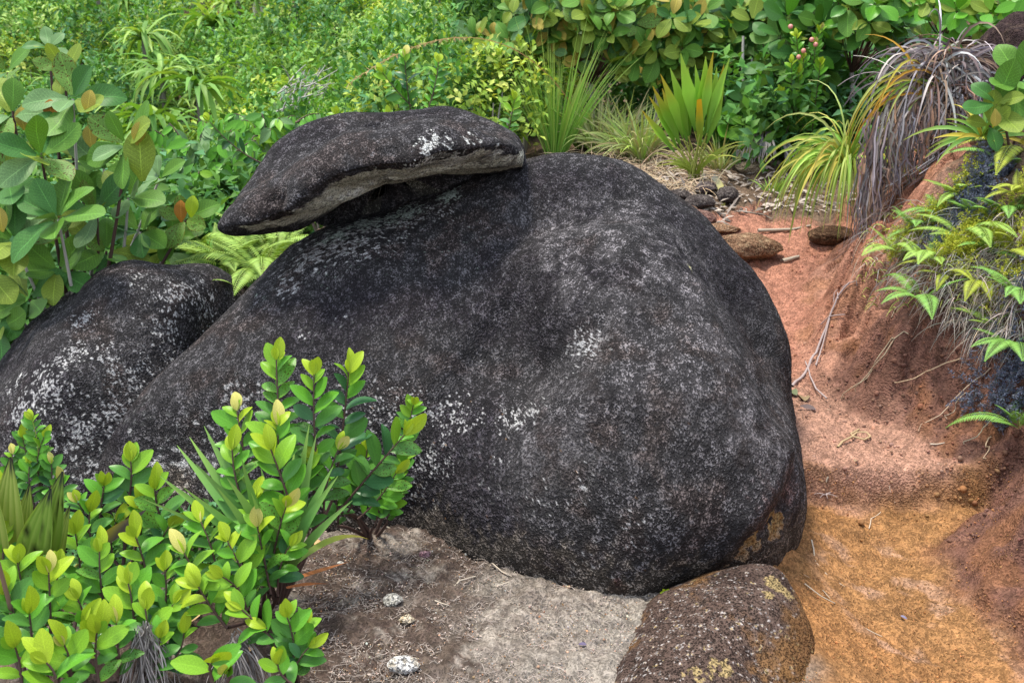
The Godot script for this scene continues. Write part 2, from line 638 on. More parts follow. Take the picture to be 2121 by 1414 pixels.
func paint_rock(style: int, p: Vector3, n: Vector3, lv: float) -> Color:
	if style == 1: return paint_boulder(p, n, lv)
	if style == 2: return paint_slab(p, n, lv)
	if style == 3: return paint_half(p, n, lv)
	return granite(p, n, lv)

func paint_boulder(p: Vector3, n: Vector3, lv: float) -> Color:
	var c := granite(p, n, lv)
	if c.a < 0.5 and p.z > -3.6 and p.x > -0.2:
		# rubbed grains, cleaner and paler, on the brow and the edge of the lower slab
		var w := side_of(brow, p)
		var q := side_of(crest, p)
		var wear := maxf(ss(0.20, 0.02, absf(w.x + 0.08)) * ss(0.02, 0.12, w.y), 0.7 * ss(0.16, 0.0, absf(q.x - 0.05)) * ss(1.0, 0.8, q.y))
		wear *= ss(-0.35, 0.35, N2.get_noise_3d(p.x * 3.5, p.y * 3.5, p.z * 3.5) + 0.6 * N3.get_noise_3d(p.x, p.y, p.z))
		c = c.lerp(Color(0.36, 0.33, 0.345, 0.0), 0.8 * wear)
	if p.z > -2.95 and p.y < 0.45:
		var f := N3.get_noise_3d(p.x, p.y, p.z)
		c = c.lerp(Color(0.24, 0.12, 0.10, c.a), 0.7 * ss(0.1, 0.6, near(rock_red, p) + 0.3 * f))
		if near(rock_ochre, p) + 0.5 * f > 0.42: c = Color(0.32, 0.22, 0.10).lerp(Color(0.22, 0.125, 0.05), ss(-0.2, 0.5, f))
		# splashed soil along the foot, ragged
		c = c.lerp(Color(0.42, 0.34, 0.26, c.a), 0.5 * ss(0.11, 0.03, p.y + 0.07 * f + 0.05 * N2.get_noise_3d(p.x * 4.0, p.y * 4.0, p.z * 4.0)))
	elif p.z < -3.2 and p.y > 0.6 and p.x < -0.1:
		if near(rock_film, p) + 0.5 * N3.get_noise_3d(p.x, p.y, p.z) + 0.4 * N4.get_noise_3d(p.x, p.y, p.z) > 0.52: c = Color(0.36, 0.41, 0.36)
	if p.distance_squared_to(rock_yellow[0]) < 0.0008:
		c = c.lerp(Color(0.75, 0.70, 0.30), ss(0.025, 0.012, p.distance_to(rock_yellow[0]) + 0.008 * N4.get_noise_3d(p.x, p.y, p.z)))
	return c

func paint_slab(p: Vector3, n: Vector3, lv: float) -> Color:
	var c := granite(p, n, 0.0)
	var f := N3.get_noise_3d(p.x * 0.8, p.y * 0.8, p.z * 0.8)
	var b := N2.get_noise_3d(p.x * 5.0, p.y * 9.0, p.z * 5.0)
	# bare pale rock where the slab split off
	var s := side_of(lip, p)
	var u := side_of(under, p)
	if p.z > -3.62 and s.y > 0.06 and s.x < -0.012 + 0.016 * f + 0.02 * b and u.x > -0.03 + 0.01 * f:
		var h := N4.get_noise_3d(p.x, p.y, p.z)
		var bare := Color(0.56, 0.535, 0.43).lerp(Color(0.78, 0.78, 0.74), ss(0.62, 0.95, lv + 0.25 * f))
		var crack := 0.7 * N2.get_noise_3d(p.x * 2.5, p.y * 9.0, p.z * 2.5) + 0.4 * f + 0.35 * h
		c = bare.lerp(Color(0.09, 0.08, 0.07), ss(0.16, 0.5, crack) * 0.85)
	elif lv > 0.5 and 0.7 * lv + 0.5 * f + 0.3 * b + 0.35 * N4.get_noise_3d(p.x, p.y, p.z) > 0.66:
		c = Color(0.58, 0.58, 0.55)
	return c

func paint_half(p: Vector3, _n: Vector3, _lv: float) -> Color:
	var f := N3.get_noise_3d(p.x, p.y, p.z)
	var b := N2.get_noise_3d(p.x * 4.0, p.y * 4.0, p.z * 4.0)
	var h := N4.get_noise_3d(p.x, p.y, p.z)
	var c := Color(0.098, 0.066, 0.054).lerp(Color(0.14, 0.098, 0.08), ss(-0.2, 0.6, f)).lerp(Color(0.068, 0.045, 0.037), ss(0.0, 0.5, b))
	if 0.6 * f + 0.6 * h > 0.5: c = Color(0.42, 0.38, 0.36)
	# caked with ochre earth below a ragged tide line
	c = c.lerp(Color(0.20, 0.105, 0.042), 0.9 * ss(0.075, 0.02, p.y + 0.05 * b + 0.025 * f + 0.10 * (2.12 + p.z) + 0.09 * ss(0.58, 0.35, p.x)))
	if near(rock_drops, p) + 0.55 * f + 0.2 * h > 0.42: c = Color(0.34, 0.25, 0.12)
	c.a = 1.0
	return c

func boulders() -> void:
	var soft := 0.075
	# the great boulder
	var pts := pts_of([
		[200, 1000, 2.95], [280, 850, 3.05], [350, 760, 3.15], [450, 660, 3.3], [530, 575, 3.4], [605, 512, 3.5],
		[700, 470, 3.58], [850, 425, 3.62], [1000, 378, 3.66], [1110, 342, 3.7], [1200, 326, 3.7], [1285, 336, 3.7], [1350, 372, 3.66], [1420, 432, 3.62], [1488, 496, 3.6], [1556, 566, 3.55], [1604, 640, 3.5], [1628, 715, 3.4], [1626, 785, 3.3],
		[1634, 850, 2.95], [1662, 920, 2.85], [1672, 980, 2.8], [1666, 1050, 2.7], [1636, 1120, 2.6], [1600, 1170, 2.5], [1500, 1195, 2.44], [1400, 1215, 2.4], [1290, 1240, 2.32], [1150, 1205, 2.4], [1000, 1155, 2.52], [850, 1085, 2.72],
		[1450, 575, 3.12], [1290, 430, 3.40], [1300, 455, 3.28], [1120, 480, 3.36], [1390, 470, 3.30], [1380, 500, 3.18], [1490, 530, 3.46], [1535, 640, 3.34], [1480, 660, 2.98], [1575, 740, 3.26], [1540, 770, 2.84], [1605, 800, 3.12],
		[1350, 700, 2.84], [1350, 900, 2.54], [1350, 1050, 2.38], [1350, 1150, 2.34], [1550, 950, 2.55], [1550, 1080, 2.45], [1200, 950, 2.49], [1200, 1080, 2.40], [1200, 800, 2.67], [1200, 650, 2.96], [1200, 550, 3.16],
		[1100, 700, 3.0], [1140, 775, 2.83], [1100, 850, 2.74], [1050, 1000, 2.56], [1000, 800, 2.88], [1000, 600, 3.14], [900, 500, 3.38], [900, 700, 2.98], [900, 900, 2.76], [900, 1030, 2.68], [700, 600, 3.2], [700, 800, 2.9], [700, 950, 2.77], [500, 750, 3.02], [500, 900, 2.86], [500, 1050, 2.74], [350, 950, 2.92],
	], [Vector3(-0.2, 0.82, -4.2), Vector3(-0.2, 0.2, -4.75), Vector3(0.6, 0.35, -4.4), Vector3(-0.8, 0.35, -4.1), Vector3(-1.15, 0.15, -3.55), Vector3(-0.1, -0.5, -3.4), Vector3(0.85, -0.35, -3.3), Vector3(-1.2, -0.35, -3.1), Vector3(0.5, -0.35, -2.6), Vector3(-0.5, -0.35, -2.8), Vector3(0.9, -0.3, -2.75)])
	var centre := Vector3(0.05, 0.25, -3.32)
	crest = [P(1262, 640, 2.9), P(1240, 735, 2.8), P(1205, 790, 2.7), P(1160, 832, 2.65), P(1090, 880, 2.65), P(1000, 960, 2.6)]
	brow = [P(1010, 540, 3.2), P(1120, 470, 3.36), P(1210, 440, 3.4), P(1290, 428, 3.4), P(1335, 462, 3.35), P(1400, 480, 3.28), P(1445, 560, 3.12), P(1475, 650, 3.0), P(1540, 762, 2.85), P(1600, 835, 2.9), P(1650, 900, 2.85)]
	groove = [P(1110, 560, 3.1), P(1090, 640, 3.0), P(1010, 735, 2.9), P(950, 820, 2.8), P(880, 930, 2.7)]
	lichens = find_on(pts, centre, soft, [
		[700, 500, 70, 0.9], [650, 525, 50, 0.9], [780, 470, 60, 0.8], [880, 435, 50, 0.55], [620, 545, 35, 0.8], [600, 598, 32, 0.62], [632, 702, 12, 0.9], [712, 660, 12, 0.5],
		[1225, 730, 34, 1.0], [1240, 690, 16, 0.7], [1205, 770, 18, 0.7], [1080, 860, 36, 1.0], [1140, 845, 14, 0.9], [1100, 552, 10, 0.9], [1190, 578, 16, 0.6], [1438, 550, 11, 0.8], [1445, 630, 14, 0.6], [1000, 745, 12, 0.8],
		[930, 870, 45, 0.66], [900, 945, 40, 0.78], [950, 830, 22, 0.7], [870, 1000, 40, 0.5], [800, 880, 60, 0.6], [720, 900, 60, 0.6], [640, 870, 60, 0.5], [480, 830, 40, 0.62], [450, 880, 40, 0.55], [560, 850, 60, 0.5], [700, 990, 80, 0.6], [440, 940, 70, 0.55],
		[360, 980, 70, 0.7], [320, 970, 30, 0.9], [300, 830, 26, 0.5], [330, 860, 30, 0.5], [1240, 1000, 34, 0.45], [1320, 1075, 34, 0.55], [1130, 1040, 30, 0.45], [1030, 990, 34, 0.42], [1330, 1120, 30, 0.4], [1240, 1190, 40, 0.3], [1420, 1150, 24, 0.36],
	])
	# stains of ochre soil near its foot, a yellow lichen spot
	rock_ochre = find_on(pts, centre, soft, [[1545, 1115, 28, 1], [1605, 1090, 26, 1], [1590, 1060, 16, 0.9], [1570, 1130, 14, 1], [1500, 1160, 12, 0.8], [1540, 1150, 16, 0.9], [1283, 1240, 10, 0.8]])
	rock_yellow = find_on(pts, centre, soft, [[1438, 550, 10, 1]])[0]
	rock_film = find_on(pts, centre, soft, [[760, 460, 40, 0.7], [830, 440, 40, 0.7], [690, 490, 30, 0.6], [930, 410, 26, 0.8]])
	rock_red = find_on(pts, centre, soft, [[1280, 1210, 24, 1], [1450, 1190, 40, 0.6], [1560, 1040, 60, 0.5], [1620, 1000, 50, 0.5]])
	solo("granite_boulder", rock_mesh(pts, centre, soft, [288, 264, 216, 200, 48, 32], 0.0011, 1, true), null, "huge dark speckled granite boulder carrying a split slab beside the path", "boulder")

	# the slab on top
	var cap := pts_of([
		[446, 472, 3.2], [500, 402, 3.42], [560, 310, 3.62], [620, 276, 3.78], [690, 266, 3.9], [800, 264, 3.98], [880, 250, 4.0], [960, 253, 3.95], [1034, 272, 3.85], [1070, 294, 3.7], [1086, 322, 3.56],
		[590, 440, 3.12], [650, 400, 3.13], [710, 356, 3.16], [850, 337, 3.2], [895, 312, 3.24], [960, 308, 3.28], [1020, 305, 3.36], [1070, 310, 3.46],
		[520, 464, 3.16], [565, 464, 3.22], [640, 452, 3.3], [740, 428, 3.36], [800, 402, 3.38], [870, 384, 3.38], [930, 370, 3.40], [1000, 355, 3.46], [1075, 338, 3.58],
		[700, 395, 3.24], [800, 372, 3.27], [920, 345, 3.31], [1010, 330, 3.40],
		[575, 360, 3.38], [680, 310, 3.44], [800, 290, 3.52], [930, 275, 3.56], [1020, 285, 3.52], [600, 420, 3.2],
		[615, 492, 3.56], [700, 474, 3.64], [850, 420, 3.70], [1000, 375, 3.72], [1080, 348, 3.72],
	], [Vector3(-0.5, 1.08, -4.25), Vector3(-0.15, 1.1, -4.3), Vector3(-0.5, 0.85, -4.2), Vector3(-0.1, 0.92, -4.2), Vector3(-0.8, 0.98, -3.95)])
	under = [P(520, 468, 3.2), P(565, 462, 3.22), P(640, 443, 3.3), P(740, 417, 3.36), P(800, 394, 3.38), P(870, 380, 3.38), P(930, 366, 3.40), P(1000, 352, 3.46), P(1095, 335, 3.58)]
	lip = [P(455, 474, 3.2), P(520, 464, 3.16), P(590, 441, 3.12), P(650, 401, 3.13), P(710, 357, 3.16), P(780, 345, 3.18), P(850, 338, 3.2), P(900, 318, 3.24), P(960, 312, 3.28), P(1020, 306, 3.36), P(1080, 312, 3.46)]
	var cc := P(800, 345, 3.62)
	var pale := find_on(cap, cc, 0.1, [[900, 325, 40, 1.0], [960, 330, 40, 1.0], [1020, 325, 34, 0.95], [930, 350, 30, 1.0], [1060, 318, 24, 0.8], [860, 345, 26, 0.9], [980, 350, 26, 0.9], [740, 400, 60, 0.75], [820, 375, 60, 0.75], [680, 420, 40, 0.7], [620, 445, 30, 0.7], [580, 455, 24, 0.75], [530, 466, 16, 0.6], [760, 420, 40, 0.7], [880, 370, 30, 0.8], [640, 400, 14, 0.5], [700, 360, 12, 0.5]])
	lichens = pale
	solo("granite_slab", rock_mesh(cap, cc, 0.035, [240, 240, 120, 120, 50, 120], 0.0011, 2, true), null, "pointed granite slab with pale broken underside lying across the boulder top", "rock")

	# the lichened rock on the left
	var lp := pts_of([
		[275, 545, 3.72], [340, 549, 3.8], [410, 547, 3.78], [446, 577, 3.72], [436, 660, 3.6], [205, 572, 3.66], [142, 634, 3.55], [62, 722, 3.4], [0, 805, 3.3], [-60, 890, 3.2],
		[250, 640, 3.42], [280, 590, 3.5], [330, 620, 3.46], [390, 620, 3.52], [150, 780, 3.12], [70, 830, 3.1], [300, 780, 3.26], [100, 950, 2.96], [250, 930, 3.06], [0, 950, 2.96], [100, 1080, 2.85], [250, 1050, 2.95], [-60, 1000, 2.95], [400, 720, 3.5],
	], [Vector3(-1.6, 0.3, -4.3), Vector3(-1.25, 0.25, -4.3), Vector3(-2.2, -0.05, -3.8), Vector3(-1.5, -0.6, -3.4), Vector3(-1.0, 0.1, -3.6), Vector3(-1.9, -0.5, -3.2)])
	var lc := Vector3(-1.42, 0.12, -3.6)
	lichens = find_on(lp, lc, soft, [[285, 590, 24, 0.75], [345, 615, 30, 0.7], [400, 620, 40, 0.75], [395, 650, 30, 0.6], [340, 690, 36, 0.7], [150, 740, 34, 0.95], [110, 790, 30, 0.8], [215, 750, 30, 0.7], [270, 790, 36, 0.75], [110, 830, 40, 0.85], [60, 850, 34, 0.9], [160, 860, 40, 0.7], [230, 840, 40, 0.72], [200, 900, 50, 0.72], [130, 920, 40, 0.7], [260, 900, 40, 0.66], [60, 930, 40, 0.6], [180, 970, 50, 0.72], [90, 780, 24, 0.7], [170, 665, 20, 0.6], [240, 615, 16, 0.55], [300, 760, 30, 0.6], [345, 735, 14, 0.9], [30, 800, 22, 0.8]])
	solo("lichened_rock", rock_mesh(lp, lc, soft, [180, 180, 120, 120, 40, 30], 0.0013, 0, true), null, "dark rock blotched with white lichen leaning behind the huge boulder", "rock")

	# the rock half buried at the edge of the path
	var hp := pts_of([
		[1285, 1415, 1.91], [1325, 1372, 1.97], [1375, 1322, 2.05], [1428, 1264, 2.14], [1478, 1204, 2.25], [1530, 1178, 2.29], [1590, 1178, 2.28], [1618, 1190, 2.26], [1628, 1222, 2.2], [1626, 1262, 2.12], [1600, 1320, 2.03], [1555, 1375, 1.95],
		[1500, 1300, 2.03], [1590, 1270, 2.08], [1420, 1340, 1.97], [1450, 1420, 1.84], [1350, 1410, 1.87], [1540, 1420, 1.85], [1560, 1210, 2.2],
	], [Vector3(0.55, -0.25, -2.4), Vector3(0.28, -0.2, -2.02), Vector3(0.6, -0.3, -1.8), Vector3(0.4, -0.45, -2.0), Vector3(0.66, -0.3, -2.1)])
	var hc := Vector3(0.47, -0.12, -2.1)
	rock_drops = find_on(hp, hc, soft, [[1600, 1220, 24, 1], [1590, 1240, 14, 0.9], [1625, 1240, 18, 0.9], [1490, 1385, 26, 0.6], [1440, 1400, 26, 0.55]])
	lichens = []
	solo("half_buried_rock", rock_mesh(hp, hc, soft, [140, 160, 90, 90, 30, 0], 0.0011, 3, false), null, "low brown rock half buried in earth, stained with ochre soil", "rock")

# ------------------------------------------------------------------ leaves, stems, blades
func leaf_mesh(length: float, width: float, peak: float, fold: float, curl: float, tip := 1.0, nu := 4, nv := 7, wave := 0.0) -> ArrayMesh:
	# a blade from its base along +y, its face towards +z; peak: where it is widest; tip > 1 gives a sharper point
	var pos := PackedVector3Array()
	var nor := PackedVector3Array()
	var uv := PackedVector2Array()
	var idx := PackedInt32Array()
	for j in nv + 1:
		var t := float(j) / nv
		var s := pow(t, log(0.5) / log(peak))
		var w := width * 0.5 * pow(maxf(sin(PI * clampf(s, 0.015, 0.985)), 0.0), 0.6 if tip <= 1.0 else 0.72 + (tip - 1.0) * t)
		var ang := curl * t
		var y := length * t if absf(curl) < 0.01 else length * sin(ang) / curl
		var z := 0.0 if absf(curl) < 0.01 else -length * (1.0 - cos(ang)) / curl
		for i in nu + 1:
			var u := 2.0 * i / nu - 1.0
			pos.append(Vector3(u * w, y, z + absf(u) * w * fold + wave * w * sin(t * 9.0 + u * 2.0)))
			uv.append(Vector2(i / float(nu), 1.0 - t))
	for j in nv:
		for i in nu:
			var k := j * (nu + 1) + i
			idx.append_array([k, k + nu + 1, k + 1, k + 1, k + nu + 1, k + nu + 2])
	nor.resize(pos.size())
	for q in range(0, idx.size(), 3):
		var n := (pos[idx[q + 2]] - pos[idx[q]]).cross(pos[idx[q + 1]] - pos[idx[q]])
		for e in 3: nor[idx[q + e]] += n
	for k in nor.size():
		nor[k] = nor[k].normalized() if nor[k].length() > 1e-12 else Vector3(0, 0, 1)
		if nor[k].z < 0: nor[k] = -nor[k]
	return arrays_mesh(pos, nor, PackedColorArray(), idx, uv)

func leaf_xf(at: Vector3, along: Vector3, face: Vector3, k: float) -> Transform3D:
	var y := along.normalized()
	var z := (face - y * face.dot(y))
	z = z.normalized() if z.length() > 1e-4 else y.cross(Vector3(0.3, 0.5, 0.8)).normalized()
	return Transform3D(Basis(y.cross(z) * k, y * k, z * k), at)

func tube(path: PackedVector3Array, r0: float, r1: float, sides := 5) -> ArrayMesh:
	var pos := PackedVector3Array()
	var nor := PackedVector3Array()
	var idx := PackedInt32Array()
	tube_into(pos, nor, idx, path, r0, r1, sides)
	return arrays_mesh(pos, nor, PackedColorArray(), idx)

func tube_into(pos: PackedVector3Array, nor: PackedVector3Array, idx: PackedInt32Array, path: PackedVector3Array, r0: float, r1: float, sides := 5) -> void:
	var n := path.size()
	var first := pos.size()
	var side := Vector3(0.31, 0.2, 0.93)
	for j in n:
		var d := (path[mini(j + 1, n - 1)] - path[maxi(j - 1, 0)]).normalized()
		side = (side - d * side.dot(d)).normalized()
		var up := d.cross(side)
		var r := lerpf(r0, r1, float(j) / (n - 1))
		for i in sides:
			var a := TAU * i / sides
			var o := side * cos(a) + up * sin(a)
			pos.append(path[j] + o * r)
			nor.append(o)
	for j in n - 1:
		for i in sides:
			var a := first + j * sides + i
			var b := first + j * sides + (i + 1) % sides
			idx.append_array([a, a + sides, b, b, a + sides, b + sides])

func curve(a: Vector3, b: Vector3, bend: Vector3, n := 8) -> PackedVector3Array:
	var c := (a + b) * 0.5 + bend
	var out := PackedVector3Array()
	for i in n + 1:
		var t := float(i) / n
		out.append(a.lerp(c, t).lerp(c.lerp(b, t), t))
	return out

func rv(k := 1.0) -> Vector3:
	return Vector3(rng.randf_range(-k, k), rng.randf_range(-k, k), rng.randf_range(-k, k))

func pick(a: Array): return a[rng.randi() % a.size()]

# a strap: a blade bent along a path, keeled, with its own colour from base to tip; joined into arrays
class Bag:
	var pos := PackedVector3Array()
	var nor := PackedVector3Array()
	var col := PackedColorArray()
	var idx := PackedInt32Array()

func bag_mesh(b: Bag) -> ArrayMesh:
	return arrays_mesh(b.pos, b.nor, b.col, b.idx)

func strap(b: Bag, path: PackedVector3Array, face: Vector3, w0: float, w1: float, w2: float, keel: float, c0: Color, c1: Color, c2: Color) -> void:
	# widths at the base, the middle and the tip
	var n := path.size()
	var first := b.pos.size()
	for j in n:
		var t := float(j) / (n - 1)
		var d := (path[mini(j + 1, n - 1)] - path[maxi(j - 1, 0)]).normalized()
		var f := (face - d * face.dot(d))
		f = f.normalized() if f.length() > 1e-3 else d.cross(Vector3(0.4, 0.1, 0.9)).normalized()
		var s := d.cross(f)
		var w := 0.5 * (lerpf(w0, w1, t * 2.0) if t < 0.5 else lerpf(w1, w2, (t - 0.5) * 2.0))
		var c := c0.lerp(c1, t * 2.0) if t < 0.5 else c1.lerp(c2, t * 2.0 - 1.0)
		b.pos.append(path[j] - s * w + f * w * keel)
		b.pos.append(path[j])
		b.pos.append(path[j] + s * w + f * w * keel)
		b.nor.append((f + s * keel * 0.8).normalized())
		b.nor.append(f)
		b.nor.append((f - s * keel * 0.8).normalized())
		for q in 3: b.col.append(c)
	for j in n - 1:
		var k := first + j * 3
		for q in 2:
			b.idx.append_array([k + q, k + q + 3, k + q + 1, k + q + 1, k + q + 3, k + q + 4])

func arch(a: Vector3, dir: Vector3, length: float, droop: float, n := 7) -> PackedVector3Array:
	# a path that leaves a along dir and bends down under its weight
	var out := PackedVector3Array([a])
	var d := dir.normalized()
	var p := a
	for i in n:
		p += d * (length / n)
		out.append(p)
		d = (d + Vector3(0, -droop / n, 0)).normalized()
	return out

func leafy(b: Bag, at: Vector3, along: Vector3, face: Vector3, length: float, width: float, c: Color) -> void:
	# a small folded leaf of four triangles, for crowns far away
	var y := along.normalized()
	var z := face - y * face.dot(y)
	z = z.normalized() if z.length() > 1e-3 else y.cross(Vector3(0.3, 0.5, 0.8)).normalized()
	var x := y.cross(z)
	var k := b.pos.size()
	var m := at + y * length * 0.5
	b.pos.append_array([at, m - x * width * 0.5 + z * width * 0.15, m - y * length * 0.02, m + x * width * 0.5 + z * width * 0.15, at + y * length - z * length * 0.12])
	b.nor.append_array([z, (z + x * 0.3).normalized(), z, (z - x * 0.3).normalized(), (z + y * 0.3).normalized()])
	for q in 5: b.col.append(c)
	b.idx.append_array([k, k + 1, k + 2, k, k + 2, k + 3, k + 1, k + 4, k + 2, k + 2, k + 4, k + 3])

func vary(c: Color, k: float) -> Color:
	var v := 1.0 + rng.randf_range(-k, k)
	return Color(c.r * v * (1.0 + rng.randf_range(-k, k) * 0.5), c.g * v, c.b * v * (1.0 + rng.randf_range(-k, k) * 0.5))

func make_leaves() -> void:
	var fine := leaf_texture(9, 0.12)
	var broad := leaf_texture(12, 0.24)
	var fed := leaf_texture(9, 0.12, 1.0)
	var worn := leaf_texture(12, 0.24, 1.0)
	M.stem = plain(Color(0.075, 0.04, 0.03))
	M.bark = plain(Color(0.16, 0.14, 0.12), 0.9)
	M.pale_bark = plain(Color(0.38, 0.36, 0.33), 0.9)
	M.yellow_stem = plain(Color(0.30, 0.33, 0.06), 0.6)
	# leathery leaves of the low shrubs, from young to old
	M.young = green(Color(0.42, 0.58, 0.035), fine, 0.75, 0.36)
	M.lime = green(Color(0.23, 0.46, 0.035), fine, 0.65, 0.36)
	M.fresh = green(Color(0.13, 0.37, 0.035), fine, 0.6, 0.32)
	M.mid = green(Color(0.095, 0.265, 0.045), fine, 0.5, 0.33)
	M.deep = green(Color(0.05, 0.155, 0.05), fine, 0.35, 0.3)
	M.fresh_fed = green(Color(0.125, 0.32, 0.04), fed, 0.5, 0.36)
	M.mid_fed = green(Color(0.09, 0.23, 0.045), fed, 0.45, 0.36)
	M.big_worn = green(Color(0.20, 0.38, 0.07), worn, 0.6, 0.5)
	M.blush = green(Color(0.62, 0.58, 0.16), fine, 0.7)
	# big veined leaves
	M.big_mid = green(Color(0.17, 0.38, 0.055), broad, 0.65, 0.5)
	M.big_lime = green(Color(0.36, 0.50, 0.075), broad, 0.8, 0.5)
	M.big_deep = green(Color(0.09, 0.26, 0.055), broad, 0.5, 0.48)
	M.big_grey = green(Color(0.22, 0.40, 0.15), broad, 0.55, 0.5)
	M.big_yellow = green(Color(0.62, 0.50, 0.10), broad, 0.7, 0.5)
	M.orange = green(Color(0.60, 0.26, 0.04), broad, 0.6, 0.5)
	M.blades = coloured(0.6, 0.45)
	M.dry = coloured(0.15, 0.8)
	M.foliage = coloured(0.8, 0.45)
	# cocoplum-like: rounded oval leaves
	LM.oval = [leaf_mesh(0.078, 0.041, 0.53, 0.25, 0.25), leaf_mesh(0.074, 0.037, 0.52, 0.42, 0.5), leaf_mesh(0.068, 0.041, 0.55, 0.15, -0.2), leaf_mesh(0.082, 0.038, 0.5, 0.3, 0.75), leaf_mesh(0.062, 0.037, 0.56, 0.5, 0.3), leaf_mesh(0.075, 0.036, 0.52, 0.2, 1.1)]
	LM.round_big = [leaf_mesh(0.20, 0.125, 0.62, 0.10, 0.35, 1.0, 6, 9, 0.04), leaf_mesh(0.19, 0.11, 0.6, 0.22, 0.7, 1.0, 6, 9, 0.05), leaf_mesh(0.21, 0.12, 0.6, 0.05, -0.3, 1.0, 6, 9, 0.06), leaf_mesh(0.17, 0.11, 0.6, 0.3, 0.2, 1.0, 6, 9, 0.03)]
	LM.round = [leaf_mesh(0.15, 0.098, 0.56, 0.18, 0.4, 1.0, 4, 6), leaf_mesh(0.14, 0.085, 0.55, 0.3, 0.8, 1.0, 4, 6), leaf_mesh(0.16, 0.10, 0.58, 0.08, -0.2, 1.0, 4, 6)]
	LM.droop = [leaf_mesh(0.11, 0.045, 0.42, 0.3, 0.5, 1.7, 4, 6), leaf_mesh(0.12, 0.050, 0.45, 0.15, 0.25, 1.7, 4, 6), leaf_mesh(0.10, 0.045, 0.42, 0.45, 0.8, 1.7, 4, 6)]

# ------------------------------------------------------------------ low shrubs with two rows of oval leaves
func shoot(shrub: Node3D, base: Vector3, tip: Vector3, size: float, young: int, bend := Vector3.ZERO, old := "") -> void:
	# base and tip in the shrub's own place
	var path := curve(base, tip, bend, 9)
	var st := part("stem", tube(path, 0.0042 * size, 0.0018 * size, 5), M.stem if old != "red" else M.yellow_stem, shrub)
	var ln := base.distance_to(tip)
	var gap := 0.0185 * size
	var n := int(ln / gap)
	var toward := (Vector3(0, 1.35, 0.0) - (shrub.position + tip)).normalized()
	toward = (toward + rv(0.35)).normalized()
	var axis := (tip - base).normalized()
	var across := axis.cross(toward).normalized()
	var twist := rng.randf_range(-0.25, 0.25)
	for i in range(int(n * 0.12), n + 1):
		var t := (i + 0.4) / (n + 0.6)
		var f := t * 9.0
		var k := mini(int(f), 8)
		var at := path[k].lerp(path[k + 1], f - k)
		var ax := (path[k + 1] - path[k]).normalized()
		var sgn := 1.0 if i % 2 == 0 else -1.0
		var spread := lerpf(0.88, 0.45, ss(0.55, 1.0, t)) + rng.randf_range(-0.15, 0.15)
		var out := across * sgn * cos(twist) + toward * sin(twist + sgn * 0.15 + rng.randf_range(-0.35, 0.35))
		var along := ax * cos(spread) + out.normalized() * sin(spread)
		var from_top := n - i
		var grow := lerpf(0.72, 1.0, ss(0.0, 3.0, from_top)) * lerpf(0.7, 1.0, ss(0.0, 0.35, t)) * rng.randf_range(0.72, 1.16)
		var face := (toward * 0.75 + ax * 0.75 - out * 0.2 + rv(0.4))
		var m: Material
		if from_top < young - 1: m = M.young if rng.randf() < 0.45 else M.lime
		elif from_top < young + 1: m = M.lime if rng.randf() < 0.5 else M.fresh
		else:
			var d := rng.randf()
			if old == "dark": m = M.mid if d < 0.42 else (M.deep if d < 0.72 else (M.mid_fed if d < 0.86 else M.fresh))
			else: m = M.fresh if d < 0.42 else (M.mid if d < 0.76 else (M.fresh_fed if d < 0.94 else M.lime))
		part("leaf", pick(LM.oval), m, st, leaf_xf(at, along, face, size * grow * 1.08))
	# the two youngest leaves stand at the tip, nearly closed
	var top := path[9]
	var ax2 := (path[9] - path[8]).normalized()
	for q in 2:
		var s2 := 1.0 if q == 0 else -1.0
		var m2: Material = M.young if rng.randf() < 0.9 else M.blush
		part("leaf", pick(LM.oval), m2, st, leaf_xf(top, ax2 + across * s2 * rng.randf_range(0.12, 0.3) + rv(0.1), toward + ax2 * 0.3 + across * s2 * 0.3, size * rng.randf_range(0.7, 1.0) * (1.0 if q == 0 else 0.7)))

func shrub_of(label: String, root: Vector3, shoots: Array, group := "low leafy shrubs in front of the boulder") -> void:
	# shoots: [tip px, tip py, tip z, lower px, lower py, lower z, size, young leaves, kind]
	var s := thing("cocoplum_shrub", label, "shrub", root, group)
	var stock := PackedVector3Array()
	for a in shoots:
		var tip := P(a[0], a[1], a[2]) - root
		var low := P(a[3], a[4], a[5]) - root
		if low.length() > 0.06:
			part("branch", tube(curve(Vector3(0, -0.03, 0), low, rv(0.02) + Vector3(0, 0.02, 0), 6), 0.007, 0.0045, 5), M.stem, s)
		var kind: String = a[8] if a.size() > 8 else ""
		shoot(s, low, tip, a[6], a[7], rv(0.025), kind)

